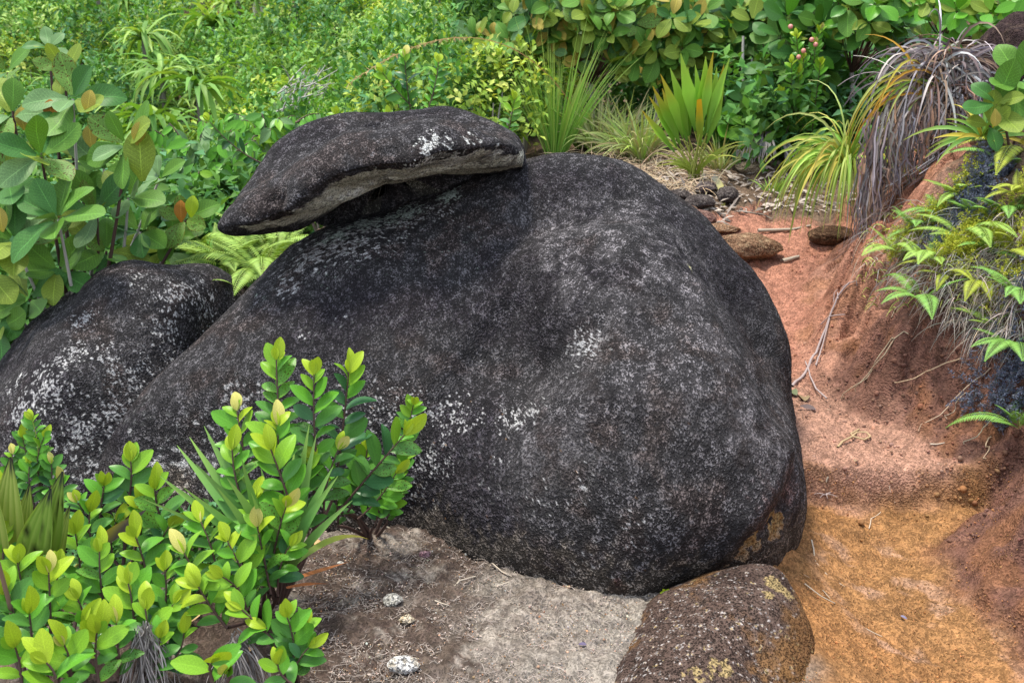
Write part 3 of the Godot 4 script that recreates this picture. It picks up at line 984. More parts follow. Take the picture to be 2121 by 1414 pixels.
func low_shrubs() -> void:
	var r1 := PT(575, 1245)
	shrub_of("glossy shrub with the tallest dark-leaved shoots standing against the boulder", r1, [
		[572, 745, 2.42, 605, 1020, 2.36, 1.0, 3, ""], [650, 775, 2.40, 660, 990, 2.36, 1.0, 3, "dark"], [722, 770, 2.46, 690, 1030, 2.40, 1.08, 2, "dark"],
		[490, 850, 2.40, 520, 1010, 2.34, 0.92, 4, ""], [575, 880, 2.30, 590, 1060, 2.28, 1.05, 3, ""], [480, 930, 2.30, 520, 1080, 2.26, 0.98, 4, ""], [560, 930, 2.22, 615, 1090, 2.22, 1.08, 4, ""],
		[640, 960, 2.35, 640, 1120, 2.3, 0.9, 1, "dark"], [700, 930, 2.38, 670, 1060, 2.34, 0.95, 1, "dark"],
	])
	var r2 := PT(770, 1105)
	shrub_of("shrub leaning right over bare soil, one big yellow leaf on top", r2, [
		[856, 838, 2.62, 840, 950, 2.62, 0.62, 3, ""], [838, 900, 2.48, 700, 1060, 2.46, 1.12, 2, "dark"], [845, 940, 2.6, 800, 1085, 2.6, 0.7, 2, ""],
		[820, 980, 2.54, 740, 1075, 2.5, 0.82, 2, ""], [760, 930, 2.52, 720, 1060, 2.48, 0.95, 2, "dark"], [790, 1000, 2.58, 775, 1090, 2.58, 0.72, 1, "dark"], [690, 1000, 2.5, 700, 1090, 2.5, 0.9, 0, "dark"],
	])
	var r3 := PT(540, 1262)
	shrub_of("bushy shrub with blushing cream young leaves beside bare soil", r3, [
		[592, 1050, 2.16, 555, 1225, 2.14, 0.95, 3, ""], [525, 1035, 2.2, 545, 1160, 2.16, 0.85, 3, ""], [532, 1090, 2.1, 560, 1230, 2.1, 0.95, 3, ""], [470, 1120, 2.08, 525, 1240, 2.08, 0.95, 3, ""],
		[415, 1080, 2.14, 450, 1200, 2.1, 0.92, 3, ""], [460, 1195, 2.0, 510, 1265, 2.02, 0.92, 3, ""], [410, 1215, 1.98, 470, 1300, 1.98, 1.0, 4, ""], [380, 1145, 2.06, 420, 1240, 2.04, 0.95, 3, ""],
		[600, 1130, 2.14, 575, 1235, 2.12, 0.85, 1, "dark"], [500, 1160, 2.1, 530, 1250, 2.08, 0.85, 1, "dark"],
	])
	var r4 := PT(605, 1415)
	shrub_of("small shrub sprawling onto the soil below the bushy one", r4, [
		[500, 1262, 1.96, 570, 1330, 1.94, 1.0, 3, ""], [594, 1278, 1.92, 606, 1400, 1.9, 0.95, 2, ""], [625, 1295, 1.94, 612, 1390, 1.92, 0.85, 1, ""], [575, 1375, 1.84, 612, 1420, 1.84, 0.9, 1, ""], [550, 1300, 1.95, 595, 1360, 1.93, 0.85, 0, "dark"], [640, 1340, 1.9, 612, 1395, 1.9, 0.8, 0, "dark"],
	])
	var r5 := PT(445, 1440)
	shrub_of("pair of single broad shiny leaves rising by dry root tufts", r5, [[438, 1372, 1.62, 445, 1425, 1.62, 1.2, 1, ""], [472, 1388, 1.64, 460, 1430, 1.64, 1.0, 1, ""]])
	var r6 := P(240, 1180, 2.42)
	r6.y = hgt(r6.x, r6.z)
	shrub_of("shrub with round dark leaves below the lichened rock", r6, [
		[270, 955, 2.56, 262, 1060, 2.54, 1.05, 2, "dark"], [215, 1005, 2.5, 205, 1095, 2.48, 1.0, 2, "dark"], [320, 1012, 2.42, 345, 1110, 2.42, 1.25, 1, ""], [290, 1050, 2.45, 280, 1130, 2.44, 0.9, 2, "dark"], [185, 1060, 2.46, 200, 1150, 2.44, 1.0, 1, "dark"], [240, 1080, 2.5, 235, 1160, 2.46, 1.0, 1, "dark"], [160, 1040, 2.52, 180, 1140, 2.5, 0.9, 1, "dark"], [350, 1090, 2.4, 330, 1180, 2.38, 0.9, 1, "dark"],
	])
	var r7 := P(90, 1060, 2.7)
	r7.y = hgt(r7.x, r7.z)
	shrub_of("sprig of small leaves on reddish stems against white lichen", r7, [
		[65, 868, 2.72, 78, 990, 2.7, 0.55, 2, "red"], [90, 905, 2.7, 85, 1000, 2.7, 0.6, 1, ""], [45, 905, 2.72, 60, 1010, 2.7, 0.6, 1, ""], [25, 940, 2.7, 50, 1040, 2.68, 0.7, 1, "dark"], [105, 960, 2.68, 95, 1050, 2.66, 0.7, 0, "dark"], [60, 960, 2.68, 75, 1060, 2.66, 0.75, 0, "dark"], [10, 1000, 2.66, 40, 1080, 2.62, 0.8, 0, "dark"], [125, 1000, 2.62, 115, 1080, 2.6, 0.75, 1, ""],
	])
	var r8 := P(255, 1420, 1.9)
	r8.y = hgt(r8.x, r8.z)
	shrub_of("dense shrub with pale upright bud leaves beside grey root tuft", r8, [
		[280, 1112, 2.2, 300, 1230, 2.16, 0.98, 3, ""], [205, 1142, 2.06, 225, 1290, 2.04, 0.95, 3, ""], [265, 1208, 2.0, 275, 1330, 1.98, 1.0, 3, ""], [340, 1180, 2.06, 330, 1290, 2.02, 0.95, 2, ""], [300, 1260, 1.96, 300, 1370, 1.92, 1.0, 2, "dark"], [200, 1310, 1.84, 205, 1420, 1.82, 1.1, 3, ""], [360, 1250, 2.0, 330, 1350, 1.96, 0.9, 1, "dark"], [240, 1290, 1.9, 245, 1400, 1.88, 0.95, 1, "dark"], [330, 1320, 1.92, 300, 1410, 1.9, 0.9, 1, "dark"], [380, 1310, 1.96, 330, 1390, 1.92, 0.8, 1, "dark"], [160, 1240, 1.98, 180, 1350, 1.95, 0.95, 2, ""],
	])
	var r9 := P(80, 1440, 1.8)
	r9.y = hgt(r9.x, r9.z)
	shrub_of("shrub with lime tips in front of pleated palm leaf", r9, [
		[118, 1172, 2.02, 130, 1320, 2.0, 0.95, 3, ""], [100, 1185, 1.95, 105, 1330, 1.93, 1.0, 3, ""], [35, 1165, 2.0, 50, 1310, 1.97, 1.0, 2, ""], [155, 1105, 2.18, 165, 1240, 2.14, 0.95, 2, ""], [132, 1335, 1.76, 140, 1430, 1.76, 1.05, 3, ""], [95, 1372, 1.72, 110, 1450, 1.7, 1.15, 3, ""], [60, 1270, 1.85, 70, 1390, 1.83, 1.0, 1, "dark"], [10, 1230, 1.9, 30, 1360, 1.88, 1.0, 1, "dark"], [30, 1340, 1.76, 45, 1430, 1.74, 1.05, 2, ""], [170, 1290, 1.86, 150, 1400, 1.84, 0.95, 1, "dark"], [5, 1110, 2.1, 15, 1250, 2.05, 1.0, 2, ""],
	])

# ------------------------------------------------------------------ broad-leaved shrubs with rosettes of leaves
func rosette(holder: Node3D, at: Vector3, axis: Vector3, n: int, k: float, meshes: Array, mats: Array, flat := 1.15) -> void:
	var y := axis.normalized()
	var x := y.cross(Vector3(0.2, 0.3, 0.93)).normalized()
	var z := x.cross(y)
	var start := rng.randf() * TAU
	for i in n:
		var a := start + i * 2.4 + rng.randf_range(-0.25, 0.25)
		var t := float(i) / n
		var tilt := lerpf(flat + 0.25, 0.45, t * t) + rng.randf_range(-0.2, 0.2)
		var out := x * cos(a) + z * sin(a)
		var along := y * cos(tilt) + out * sin(tilt)
		part("leaf", pick(meshes), pick(mats), holder, leaf_xf(at + along * 0.02 * k, along, y * sin(tilt) - out * cos(tilt) + rv(0.25), k * lerpf(1.05, 0.62, t * t) * rng.randf_range(0.85, 1.1)))

func big_leaf_shrub() -> void:
	var root := Vector3(-1.95, 0, -4.0)
	root.y = hgt(root.x, root.z)
	var s := thing("big_leaf_shrub", "shrub with very large veined oval leaves rising behind the lichened rock", "shrub", root)
	var fork := Vector3(0.05, 0.35, 0.1)
	part("trunk", tube(curve(Vector3(0, -0.05, 0), fork, Vector3(0.04, 0, 0), 5), 0.028, 0.02, 6), M.bark, s)
	var lively := [M.big_mid, M.big_worn, M.big_lime, M.big_mid, M.big_deep, M.big_grey]
	for a in [[120, 455, 3.55, 8, 1.15], [85, 325, 3.7, 7, 1.1], [262, 300, 3.75, 7, 1.0], [150, 205, 3.9, 7, 1.05], [25, 240, 3.9, 6, 1.1], [200, 440, 3.8, 7, 0.95], [265, 410, 3.9, 6, 0.85], [330, 370, 4.1, 5, 0.8], [385, 455, 4.0, 6, 0.75], [290, 480, 3.95, 7, 0.9], [20, 380, 3.7, 7, 1.1], [30, 500, 3.6, 7, 1.1], [120, 560, 3.7, 7, 0.95], [220, 520, 3.85, 7, 0.95], [60, 620, 3.65, 7, 0.95], [0, 680, 3.6, 6, 0.9], [170, 330, 4.0, 6, 0.9], [340, 520, 4.1, 5, 0.8], [100, 100, 4.1, 5, 0.55], [130, 145, 4.0, 5, 0.6], [-30, 560, 3.6, 6, 1.1], [360, 490, 4.05, 5, 0.7], [215, 350, 3.95, 6, 0.8], [15, 150, 4.1, 5, 0.7]]:
		var tip := P(a[0], a[1], a[2]) - root
		var br := part("branch", tube(curve(fork, tip, Vector3(rng.randf_range(-0.08, 0.08), -0.12, 0.03), 8), 0.012, 0.005, 5), M.stem if rng.randf() < 0.65 else M.pale_bark, s)
		rosette(br, tip, Vector3(rng.randf_range(-0.45, 0.45), rng.randf_range(0.3, 1.0), rng.randf_range(0.4, 1.1)), a[3], a[4] * 0.92, LM.round_big, lively, 1.15)
	# a few small sallow or rusty leaves
	for a in [[108, 235, 3.85, "orange"], [190, 288, 3.8, "big_yellow"], [282, 280, 3.7, "big_yellow"], [375, 440, 3.95, "orange"], [395, 430, 3.95, "young"], [5, 460, 3.55, "big_yellow"], [50, 250, 3.9, "big_yellow"], [180, 215, 3.8, "big_yellow"], [295, 355, 3.72, "big_lime"]]:
		part("leaf", LM.round_big[1], M[a[3]], s, leaf_xf(P(a[0], a[1] + 20, a[2]) - root, Vector3(rng.randf_range(-0.3, 0.6), 0.8, 0.2), Vector3(0.2, 0.2, 1), 0.5 if a[3] != "big_lime" else 1.1))

func droop_shrub(label: String, root_px: Array, tips: Array) -> void:
	var root := P(root_px[0], root_px[1], root_px[2])
	root.y = hgt(root.x, root.z)
	var s := thing("drooping_shrub", label, "shrub", root, "shrubs with hanging pointed leaves")
	var fork := (P(root_px[0], root_px[1], root_px[2]) - root)
	part("trunk", tube(curve(Vector3(0, -0.05, 0), fork, Vector3(0.05, 0, 0), 5), 0.02, 0.014, 6), M.bark, s)
	for a in tips:
		var tip := P(a[0], a[1], a[2]) - root
		var path := curve(fork, tip, Vector3(0, 0.16, 0), 8)
		var br := part("branch", tube(path, 0.007, 0.003, 4), M.stem, s)
		for i in 13:
			var t := 0.35 + 0.65 * i / 12.0
			var f := t * 8.0
			var k := mini(int(f), 7)
			var at := path[k].lerp(path[k + 1], f - k)
			var out := Vector3(rng.randf_range(-0.8, 0.8), rng.randf_range(-1.0, -0.15), rng.randf_range(0.0, 0.8))
			var d := rng.randf()
			part("leaf", pick(LM.droop), M.fresh if d < 0.5 else (M.big_grey if d < 0.7 else (M.mid if d < 0.9 else M.lime)), br, leaf_xf(at, out, Vector3(rng.randf_range(-0.4, 0.4), 0.55, 1.0), rng.randf_range(0.8, 1.15)))

func round_shrub(label: String, px: float, py: float, zd: float, wpx: float, hpx: float, n: int, k: float, mats: Array) -> void:
	var mid := P(px, py, zd)
	var root := Vector3(mid.x, hgt(mid.x, mid.z), mid.z - 0.2)
	root.y = hgt(root.x, root.z)
	var s := thing("round_leaf_shrub", label, "shrub", root, "round-leaved shrubs lining the path behind the grass")
	var m := zd / FOCAL
	var fork := Vector3(0, maxf(0.3, (mid.y - root.y) * 0.55), 0)
	part("trunk", tube(curve(Vector3(0, -0.05, 0), fork, Vector3(0.05, 0, 0.03), 5), 0.022, 0.015, 6), M.pale_bark, s)
	for i in n:
		var u := rv()
		while u.length() > 1.0: u = rv()
		var tip := mid - root + Vector3(u.x * wpx * m, u.y * hpx * m, absf(u.z) * 0.45 - 0.1 + 0.25 * (1.0 - u.length()))
		var br := part("branch", tube(curve(fork, tip, Vector3(0, -0.05, 0), 6), 0.008, 0.003, 4), M.stem, s)
		rosette(br, tip, Vector3(rng.randf_range(-0.7, 0.7), rng.randf_range(0.1, 1.0), rng.randf_range(0.3, 1.1)), rng.randi_range(4, 6), k * rng.randf_range(0.85, 1.2), LM.round, mats)

func round_shrubs() -> void:
	var bright := [M.big_mid, M.big_worn, M.big_lime, M.big_grey, M.big_lime, M.big_deep, M.big_mid, M.big_lime, M.big_mid, M.big_yellow]
	var cool := [M.big_mid, M.big_worn, M.big_deep, M.big_deep, M.mid, M.fresh, M.big_lime]
	round_shrub("round-leaved shrub, sallow and yellowing, above the tall grass tuft", 1085, 60, 7.4, 110, 95, 36, 1.0, bright)
	round_shrub("round-leaved shrub behind tall grass with a few orange leaves", 1230, 70, 7.3, 120, 110, 40, 1.05, bright)
	round_shrub("round-leaved shrub above the young palm, holding yellow leaves", 1370, 70, 7.4, 110, 100, 38, 1.05, [M.big_mid, M.big_lime, M.big_mid, M.big_deep, M.big_mid, M.big_mid, M.big_deep, M.big_lime, M.big_yellow])
	round_shrub("deep green round-leaved shrub on a bare pale stem", 1520, 60, 7.6, 120, 95, 38, 1.1, cool)
	round_shrub("deep green shrub with large leaves beside the dead clump", 1660, 80, 7.0, 110, 100, 36, 1.15, cool)
	round_shrub("glossy round-leaved shrub overhanging the dead clump top", 1800, 20, 6.6, 110, 60, 26, 1.0, [M.big_mid, M.fresh, M.big_lime, M.mid])
	round_shrub("bright lime shrub crowning the bank above the dead clump", 1990, 40, 5.9, 110, 60, 30, 0.8, [M.fresh, M.lime, M.big_lime, M.fresh])
	round_shrub("low round-leaved seedling bush beside the young palm", 1525, 235, 6.9, 40, 50, 14, 1.0, [M.fresh, M.big_mid, M.mid])
	round_shrub("low round-leaved bush at the foot of the pale stems", 1560, 290, 7.0, 50, 30, 10, 0.9, [M.fresh, M.big_mid, M.big_lime])
	# bare pale stems that carry the right-hand shrubs
	for a in [[1540, 75, 1548, 215, 0.014], [1558, 120, 1562, 205, 0.009]]:
		solo("bare_sapling", tube(curve(P(a[2], a[3] + 60, 7.0), P(a[0], a[1], 7.2), Vector3(-0.03, 0, 0), 8), a[4], a[4] * 0.7, 6), M.pale_bark, "thicker pale bare sapling under deep green shrub" if a[4] > 0.01 else "thinner pale bare sapling under deep green shrub", "sapling")
	# sprays of small bright leaves and pink fruit
	var root := P(1660, 200, 6.6)
	root.y = hgt(root.x, root.z)
	var s := thing("fruiting_shrub", "bright green fruiting shrub with small pink berries before dark foliage", "shrub", root)
	for a in [[1650, 75, 6.5], [1690, 90, 6.5], [1665, 120, 6.5], [1700, 130, 6.45], [1640, 130, 6.5], [1655, 150, 6.5], [1620, 190, 6.5], [1700, 60, 6.5]]:
		shoot(s, Vector3(rng.randf_range(-0.1, 0.1), 0.2, 0), P(a[0], a[1], a[2]) - root, 0.9, 3)
	var berry := SphereMesh.new()
	berry.radius = 0.016; berry.height = 0.032; berry.radial_segments = 10; berry.rings = 5
	for a in [[1638, 55], [1682, 82], [1690, 92], [1665, 105], [1655, 118]]:
		part("berry", berry, plain(Color(0.65, 0.25, 0.20), 0.4), s, Transform3D(Basis(), P(a[0], a[1], 6.42) - root))

# ------------------------------------------------------------------ saplings, sprouts
func saplings() -> void:
	var a1 := P(870, 300, 4.7)
	a1.y = hgt(a1.x, a1.z)
	var s := thing("sapling", "sapling with blue-green paired leaves standing behind the slab", "sapling", a1)
	shoot(s, P(872, 320, 4.7) - a1, P(838, 118, 4.7) - a1, 1.0, 2, Vector3(-0.03, 0, 0), "dark")
	shoot(s, P(872, 260, 4.7) - a1, P(908, 128, 4.8) - a1, 0.9, 2, Vector3(0.03, 0, 0))
	shoot(s, P(866, 230, 4.7) - a1, P(792, 150, 4.7) - a1, 0.85, 4, Vector3(0.0, -0.03, 0))
	part("stem", tube(curve(Vector3.ZERO, P(872, 300, 4.7) - a1, Vector3(0.02, 0, 0), 5), 0.008, 0.005, 5), M.stem, s)
	for a in [[698, 238, 720, 290, 4.5, "yellow-green sprout peeping over the slab's left shoulder"], [803, 238, 812, 285, 4.5, "yellow-green sprout peeping over the slab's middle"], [1066, 205, 1050, 290, 4.6, "lime sprout between slab and tall grass"]]:
		var r := P(a[2], a[3], a[4])
		r.y = hgt(r.x, r.z)
		var q := thing("sprout", a[5], "sprout", r)
		part("stem", tube(curve(Vector3.ZERO, P(a[2], a[3], a[4]) - r, Vector3(0.02, 0, 0), 5), 0.007, 0.004, 5), M.stem, q)
		shoot(q, P(a[2], a[3], a[4]) - r, P(a[0], a[1], a[4]) - r, 0.8, 4)
	var b := P(560, 420, 4.4)
	b.y = hgt(b.x, b.z)
	var t := thing("sapling", "arching stem of round leaves reaching left beside the slab", "sapling", b)
	part("stem", tube(curve(Vector3.ZERO, P(560, 345, 4.4) - b, Vector3(0.02, 0, 0), 5), 0.008, 0.005, 5), M.stem, t)
	shoot(t, P(560, 345, 4.4) - b, P(432, 250, 4.5) - b, 0.95, 2, Vector3(-0.02, -0.05, 0), "dark")
	# seedling in the crack at the boulder's foot
	var c := PT(1376, 1243)
	var u := thing("seedling", "tiny yellow-green seedling at the foot of the boulder", "seedling", c)
	part("stem", tube(curve(Vector3.ZERO, Vector3(0, 0.035, 0.01), Vector3.ZERO, 3), 0.0015, 0.001, 4), M.yellow_stem, u)
	for i in 6:
		var g := TAU * i / 6.0
		part("leaf", LM.oval[0], M.young, u, leaf_xf(Vector3(0, 0.035, 0.01), Vector3(cos(g), sin(g) * 0.8, 0.5), Vector3(0, 0.3, 1), 0.22))

# ------------------------------------------------------------------ sword-leaved plants, palms, grasses
func sword(parent: Node3D, path: PackedVector3Array, face: Vector3, w: float, keel: float, c0: Color, c1: Color, c2: Color, called := "leaf", mat: Material = null) -> void:
	var b := Bag.new()
	strap(b, path, face, w * 0.75, w, w * 0.04, keel, c0, c1, c2)
	part(called, bag_mesh(b), mat if mat else M.blades, parent)

func sword_plants() -> void:
	var root := PT(582, 1235)
	var s := thing("sword_leaf_plant", "plant of long sword-shaped leaves rising among the shrubs before the boulder", "plant", root)
	var lo := P(590, 1185, 2.22) - root
	for a in [[366, 922, 2.34, 30], [392, 905, 2.36, 32], [422, 882, 2.4, 34], [330, 985, 2.25, 26], [345, 1000, 2.2, 28], [430, 905, 2.34, 34], [460, 915, 2.38, 30], [640, 880, 2.34, 28], [655, 900, 2.3, 26], [540, 970, 2.3, 30], [690, 965, 2.26, 28], [700, 985, 2.22, 26], [470, 990, 2.1, 28], [500, 950, 2.15, 30], [520, 1020, 2.08, 26], [730, 1036, 2.2, 22], [380, 1010, 2.12, 26], [290, 1030, 2.15, 16], [450, 1010, 2.1, 26], [610, 930, 2.36, 26], [405, 960, 2.2, 28]]:
		var tip := P(a[0], a[1], a[2]) - root
		var at := lo + Vector3(rng.randf_range(-0.02, 0.02), 0, rng.randf_range(-0.02, 0.02))
		var g := vary(Color(0.13, 0.29, 0.07), 0.25)
		sword(s, curve(at, tip, Vector3(0, 0.03, 0.03) + rv(0.01), 8), Vector3(rng.randf_range(-0.3, 0.3), 0.4, 1.0), a[3] / FOCAL * 2.5 * 0.85, 0.35, vary(Color(0.20, 0.32, 0.08), 0.2), g, vary(Color(0.20, 0.34, 0.08), 0.2))
	# one leaf bends out over the soil, two dry ones lie below
	sword(s, curve(lo, P(762, 1116, 2.4) - root, Vector3(0.02, 0.09, 0), 9), Vector3(0, 1, 0.5), 0.022, 0.3, Color(0.16, 0.30, 0.07), Color(0.30, 0.36, 0.06), Color(0.55, 0.42, 0.08))
	sword(s, curve(lo + Vector3(0, -0.03, 0), P(720, 1164, 2.42) - root, Vector3(0, 0.0, 0), 7), Vector3(0, 1, 0.4), 0.016, 0.4, Color(0.42, 0.16, 0.06), Color(0.45, 0.18, 0.07), Color(0.30, 0.13, 0.06))
	sword(s, curve(lo + Vector3(0, -0.05, 0), P(680, 1209, 2.32) - root, Vector3(0, 0.01, 0), 7), Vector3(0, 1, 0.4), 0.012, 0.4, Color(0.40, 0.15, 0.06), Color(0.42, 0.16, 0.06), Color(0.25, 0.1, 0.05))
	# pleated fan palm leaf at the left edge
	var f := P(40, 1330, 2.25)
	f.y = hgt(f.x, f.z)
	var p := thing("fan_palm", "young palm with pleated yellow-green leaf blades, tips scorched black", "palm", f)
	for a in [[22, 945, 2.14, 84, 20, 1190, 0], [62, 1000, 2.18, 60, 45, 1190, 0], [130, 975, 2.12, 84, 75, 1205, 1], [105, 1010, 2.08, 84, 55, 1215, 1], [-20, 985, 2.1, 70, 0, 1185, 0], [145, 1045, 2.16, 44, 105, 1200, 0]]:
		var foot := P(a[4], a[5], a[2]) - f
		part("petiole", tube(curve(Vector3.ZERO, foot, Vector3(0, 0.02, 0), 5), 0.008, 0.006, 5), M.yellow_stem, p)
		pleated(p, foot, P(a[0], a[1], a[2]) - f, a[3] / FOCAL * 2.0, a[6])
	pleated(p, P(190, 1135, 2.25) - f, P(302, 1055, 2.3) - f, 0.035, 2)
	part("petiole", tube(curve(Vector3.ZERO, P(190, 1135, 2.25) - f, Vector3(0, 0.02, 0), 5), 0.006, 0.004, 5), M.yellow_stem, p)
	# stick leaning in the shrub
	solo("dead_stick", tube(curve(P(-5, 1165, 1.88), PT(58, 1440), Vector3(0.01, 0.01, 0), 8), 0.005, 0.006, 6), plain(Color(0.20, 0.12, 0.08)), "thin brown stick leaning among the lime-tipped shrub", "stick")

func pleated(parent: Node3D, a: Vector3, b: Vector3, w: float, kind: int) -> void:
	# a blade of six folded ribs, widest in its upper half
	var bag := Bag.new()
	var d := (b - a)
	var f := Vector3(0.15, 0.25, 1.0)
	f = (f - d.normalized() * f.dot(d.normalized())).normalized()
	var s := d.normalized().cross(f)
	var n := 12
	var ribs := 10
	for j in n + 1:
		var t := float(j) / n
		var half := w * 0.5 * (sin(PI * pow(t * 0.96 + 0.03, 0.8)) * 0.95 + 0.03)
		for i in ribs + 1:
			var u := 2.0 * i / ribs - 1.0
			var p := a + d * t + s * u * half + f * ((0.13 * half if i % 2 == 0 else -0.13 * half) + 0.02 * sin(t * 3.0))
			bag.pos.append(p)
			bag.nor.append(f)
			var c := Color(0.22, 0.33, 0.055).lerp(Color(0.50, 0.52, 0.14), 0.6 if i % 2 == 0 else 0.1)
			if kind == 1:
				c = c.lerp(Color(0.13, 0.26, 0.03), 0.6)
				c = c.lerp(Color(0.02, 0.025, 0.01), ss(0.15, 0.4, N3.get_noise_3d(p.x * 3.0, p.y * 0.6, p.z) - 0.1))
			if kind == 2: c = Color(0.40, 0.33, 0.06).lerp(Color(0.11, 0.085, 0.075), ss(0.1, 0.7, t + 0.3 * u))
			c = c.lerp(Color(0.03, 0.03, 0.035), ss(0.88, 0.96, t + 0.1 * N2.get_noise_2d(u * 3.0, t + w * 40.0)) if kind < 2 else 0.0)
			bag.col.append(c)
	for j in n:
		for i in ribs:
			var k := j * (ribs + 1) + i
			bag.idx.append_array([k, k + ribs + 1, k + 1, k + 1, k + ribs + 1, k + ribs + 2])
	# true normals, so that the pleats catch the light
	var nn := PackedVector3Array(); nn.resize(bag.pos.size())
	for q in range(0, bag.idx.size(), 3):
		var m := (bag.pos[bag.idx[q + 2]] - bag.pos[bag.idx[q]]).cross(bag.pos[bag.idx[q + 1]] - bag.pos[bag.idx[q]])
		if m.dot(f) < 0: m = -m
		for e in 3: nn[bag.idx[q + e]] += m
	for k in nn.size(): bag.nor[k] = nn[k].normalized()
	part("leaf", bag_mesh(bag), M.blades, parent)

func young_palm() -> void:
	var root := PT(1440, 372)
	var s := thing("young_palm", "young palm with upright pleated blades growing on dark stones behind the boulder", "palm", root)
	var zd := -root.z
	var heart := P(1440, 300, zd) - root
	for a in [[1345, 212, -0.05, 26], [1330, 240, 0.06, 22], [1352, 190, -0.08, 26], [1368, 165, -0.1, 30], [1388, 152, -0.04, 32], [1410, 122, -0.1, 36], [1425, 150, 0.0, 34], [1440, 145, -0.06, 30], [1462, 128, -0.1, 34], [1478, 118, -0.12, 26], [1485, 150, 0.02, 30], [1500, 145, -0.04, 32], [1512, 132, -0.1, 24], [1400, 180, 0.1, 34], [1500, 190, -0.1, 24], [1372, 195, 0.05, 26]]:
		var tip := P(a[0], a[1] - 12, zd + a[2]) - root
		var foot := Vector3(rng.randf_range(-0.05, 0.05), 0.0, rng.randf_range(-0.04, 0.04))
		var mid := foot.lerp(tip, 0.40) + Vector3(0, 0.0, 0.02)
		part("petiole", tube(curve(foot, mid, Vector3(-0.1 * (tip.x - foot.x), 0, 0), 5), 0.006, 0.004, 4), M.yellow_stem, s)
		var b := Bag.new()
		var d := (tip - mid)
		var g := vary(Color(0.24, 0.46, 0.05), 0.2)
		var tipc := Color(0.45, 0.30, 0.03) if a[0] < 1380 or rng.randf() < 0.2 else Color(0.30, 0.45, 0.06)
		strap(b, curve(mid, tip, rv(0.015), 8), Vector3(rng.randf_range(-0.5, 0.5), 0.3, 1), 0.012, a[3] / FOCAL * zd * 0.82, 0.003, 0.6, vary(Color(0.10, 0.22, 0.03), 0.2), g, tipc)
		part("leaf", bag_mesh(b), M.blades, s)
	var c := Bag.new()
	strap(c, curve(heart + Vector3(0.02, 0, 0.05), P(1448, 205, zd - 0.2) - root, Vector3.ZERO, 6), Vector3(0, 0.2, 1), 0.02, 0.055, 0.03, 0.5, Color(0.16, 0.30, 0.04), Color(0.25, 0.36, 0.04), Color(0.62, 0.36, 0.02))
	part("leaf", bag_mesh(c), M.blades, s)
	# short lower leaves and the fibrous foot
	for i in 14:
		var g := rng.randf() * TAU
		sword(s, arch(Vector3(0, 0.02, 0), Vector3(cos(g), rng.randf_range(0.8, 1.8), sin(g) * 0.6 + 0.3), rng.randf_range(0.25, 0.5), 1.2, 6), Vector3(0, 0.4, 1), 0.016, 0.4, Color(0.25, 0.32, 0.05), Color(0.30, 0.38, 0.06), Color(0.40, 0.38, 0.10), "leaf")
	# the yellow dying leaf that hangs over the stones
	sword(s, curve(P(1478, 365, zd - 0.1) - root, P(1494, 455, zd - 0.55) - root, Vector3(0.06, 0.06, 0.05), 8), Vector3(-0.4, 0.2, 1), 0.045, 0.5, Color(0.35, 0.33, 0.30), Color(0.52, 0.48, 0.14), Color(0.60, 0.52, 0.10))

func tuft(label: String, category: String, called: String, root: Vector3, n: int, h: Vector2, spread: float, w: float, droop: Vector2, cols: Array, group := "", lean := Vector3.ZERO) -> Node3D:
	# a tuft of blades; the tallest are parts of their own, the thin undergrowth is one part
	var s := thing(called, label, category, root, group)
	var under := Bag.new()
	for i in n:
		var g := rng.randf() * TAU
		var r := sqrt(rng.randf())
		var dir := Vector3(cos(g) * spread * r, 1.0, sin(g) * spread * r) + lean
		var ln := rng.randf_range(h.x, h.y)
		var c: Color = vary(pick(cols), 0.2)
		var path := arch(Vector3(cos(g), 0, sin(g)) * 0.05 * rng.randf() + Vector3(0, -0.02, 0), dir, ln, rng.randf_range(droop.x, droop.y), 9)
		var face := Vector3(rng.randf_range(-0.6, 0.6), 0.4, 1.0)
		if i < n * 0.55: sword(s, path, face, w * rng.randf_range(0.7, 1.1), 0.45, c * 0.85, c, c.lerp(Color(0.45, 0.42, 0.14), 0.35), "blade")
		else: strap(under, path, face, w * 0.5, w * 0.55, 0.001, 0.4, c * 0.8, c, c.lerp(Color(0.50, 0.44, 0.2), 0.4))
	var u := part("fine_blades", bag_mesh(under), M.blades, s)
	u.set_meta("kind", "stuff")
	return s

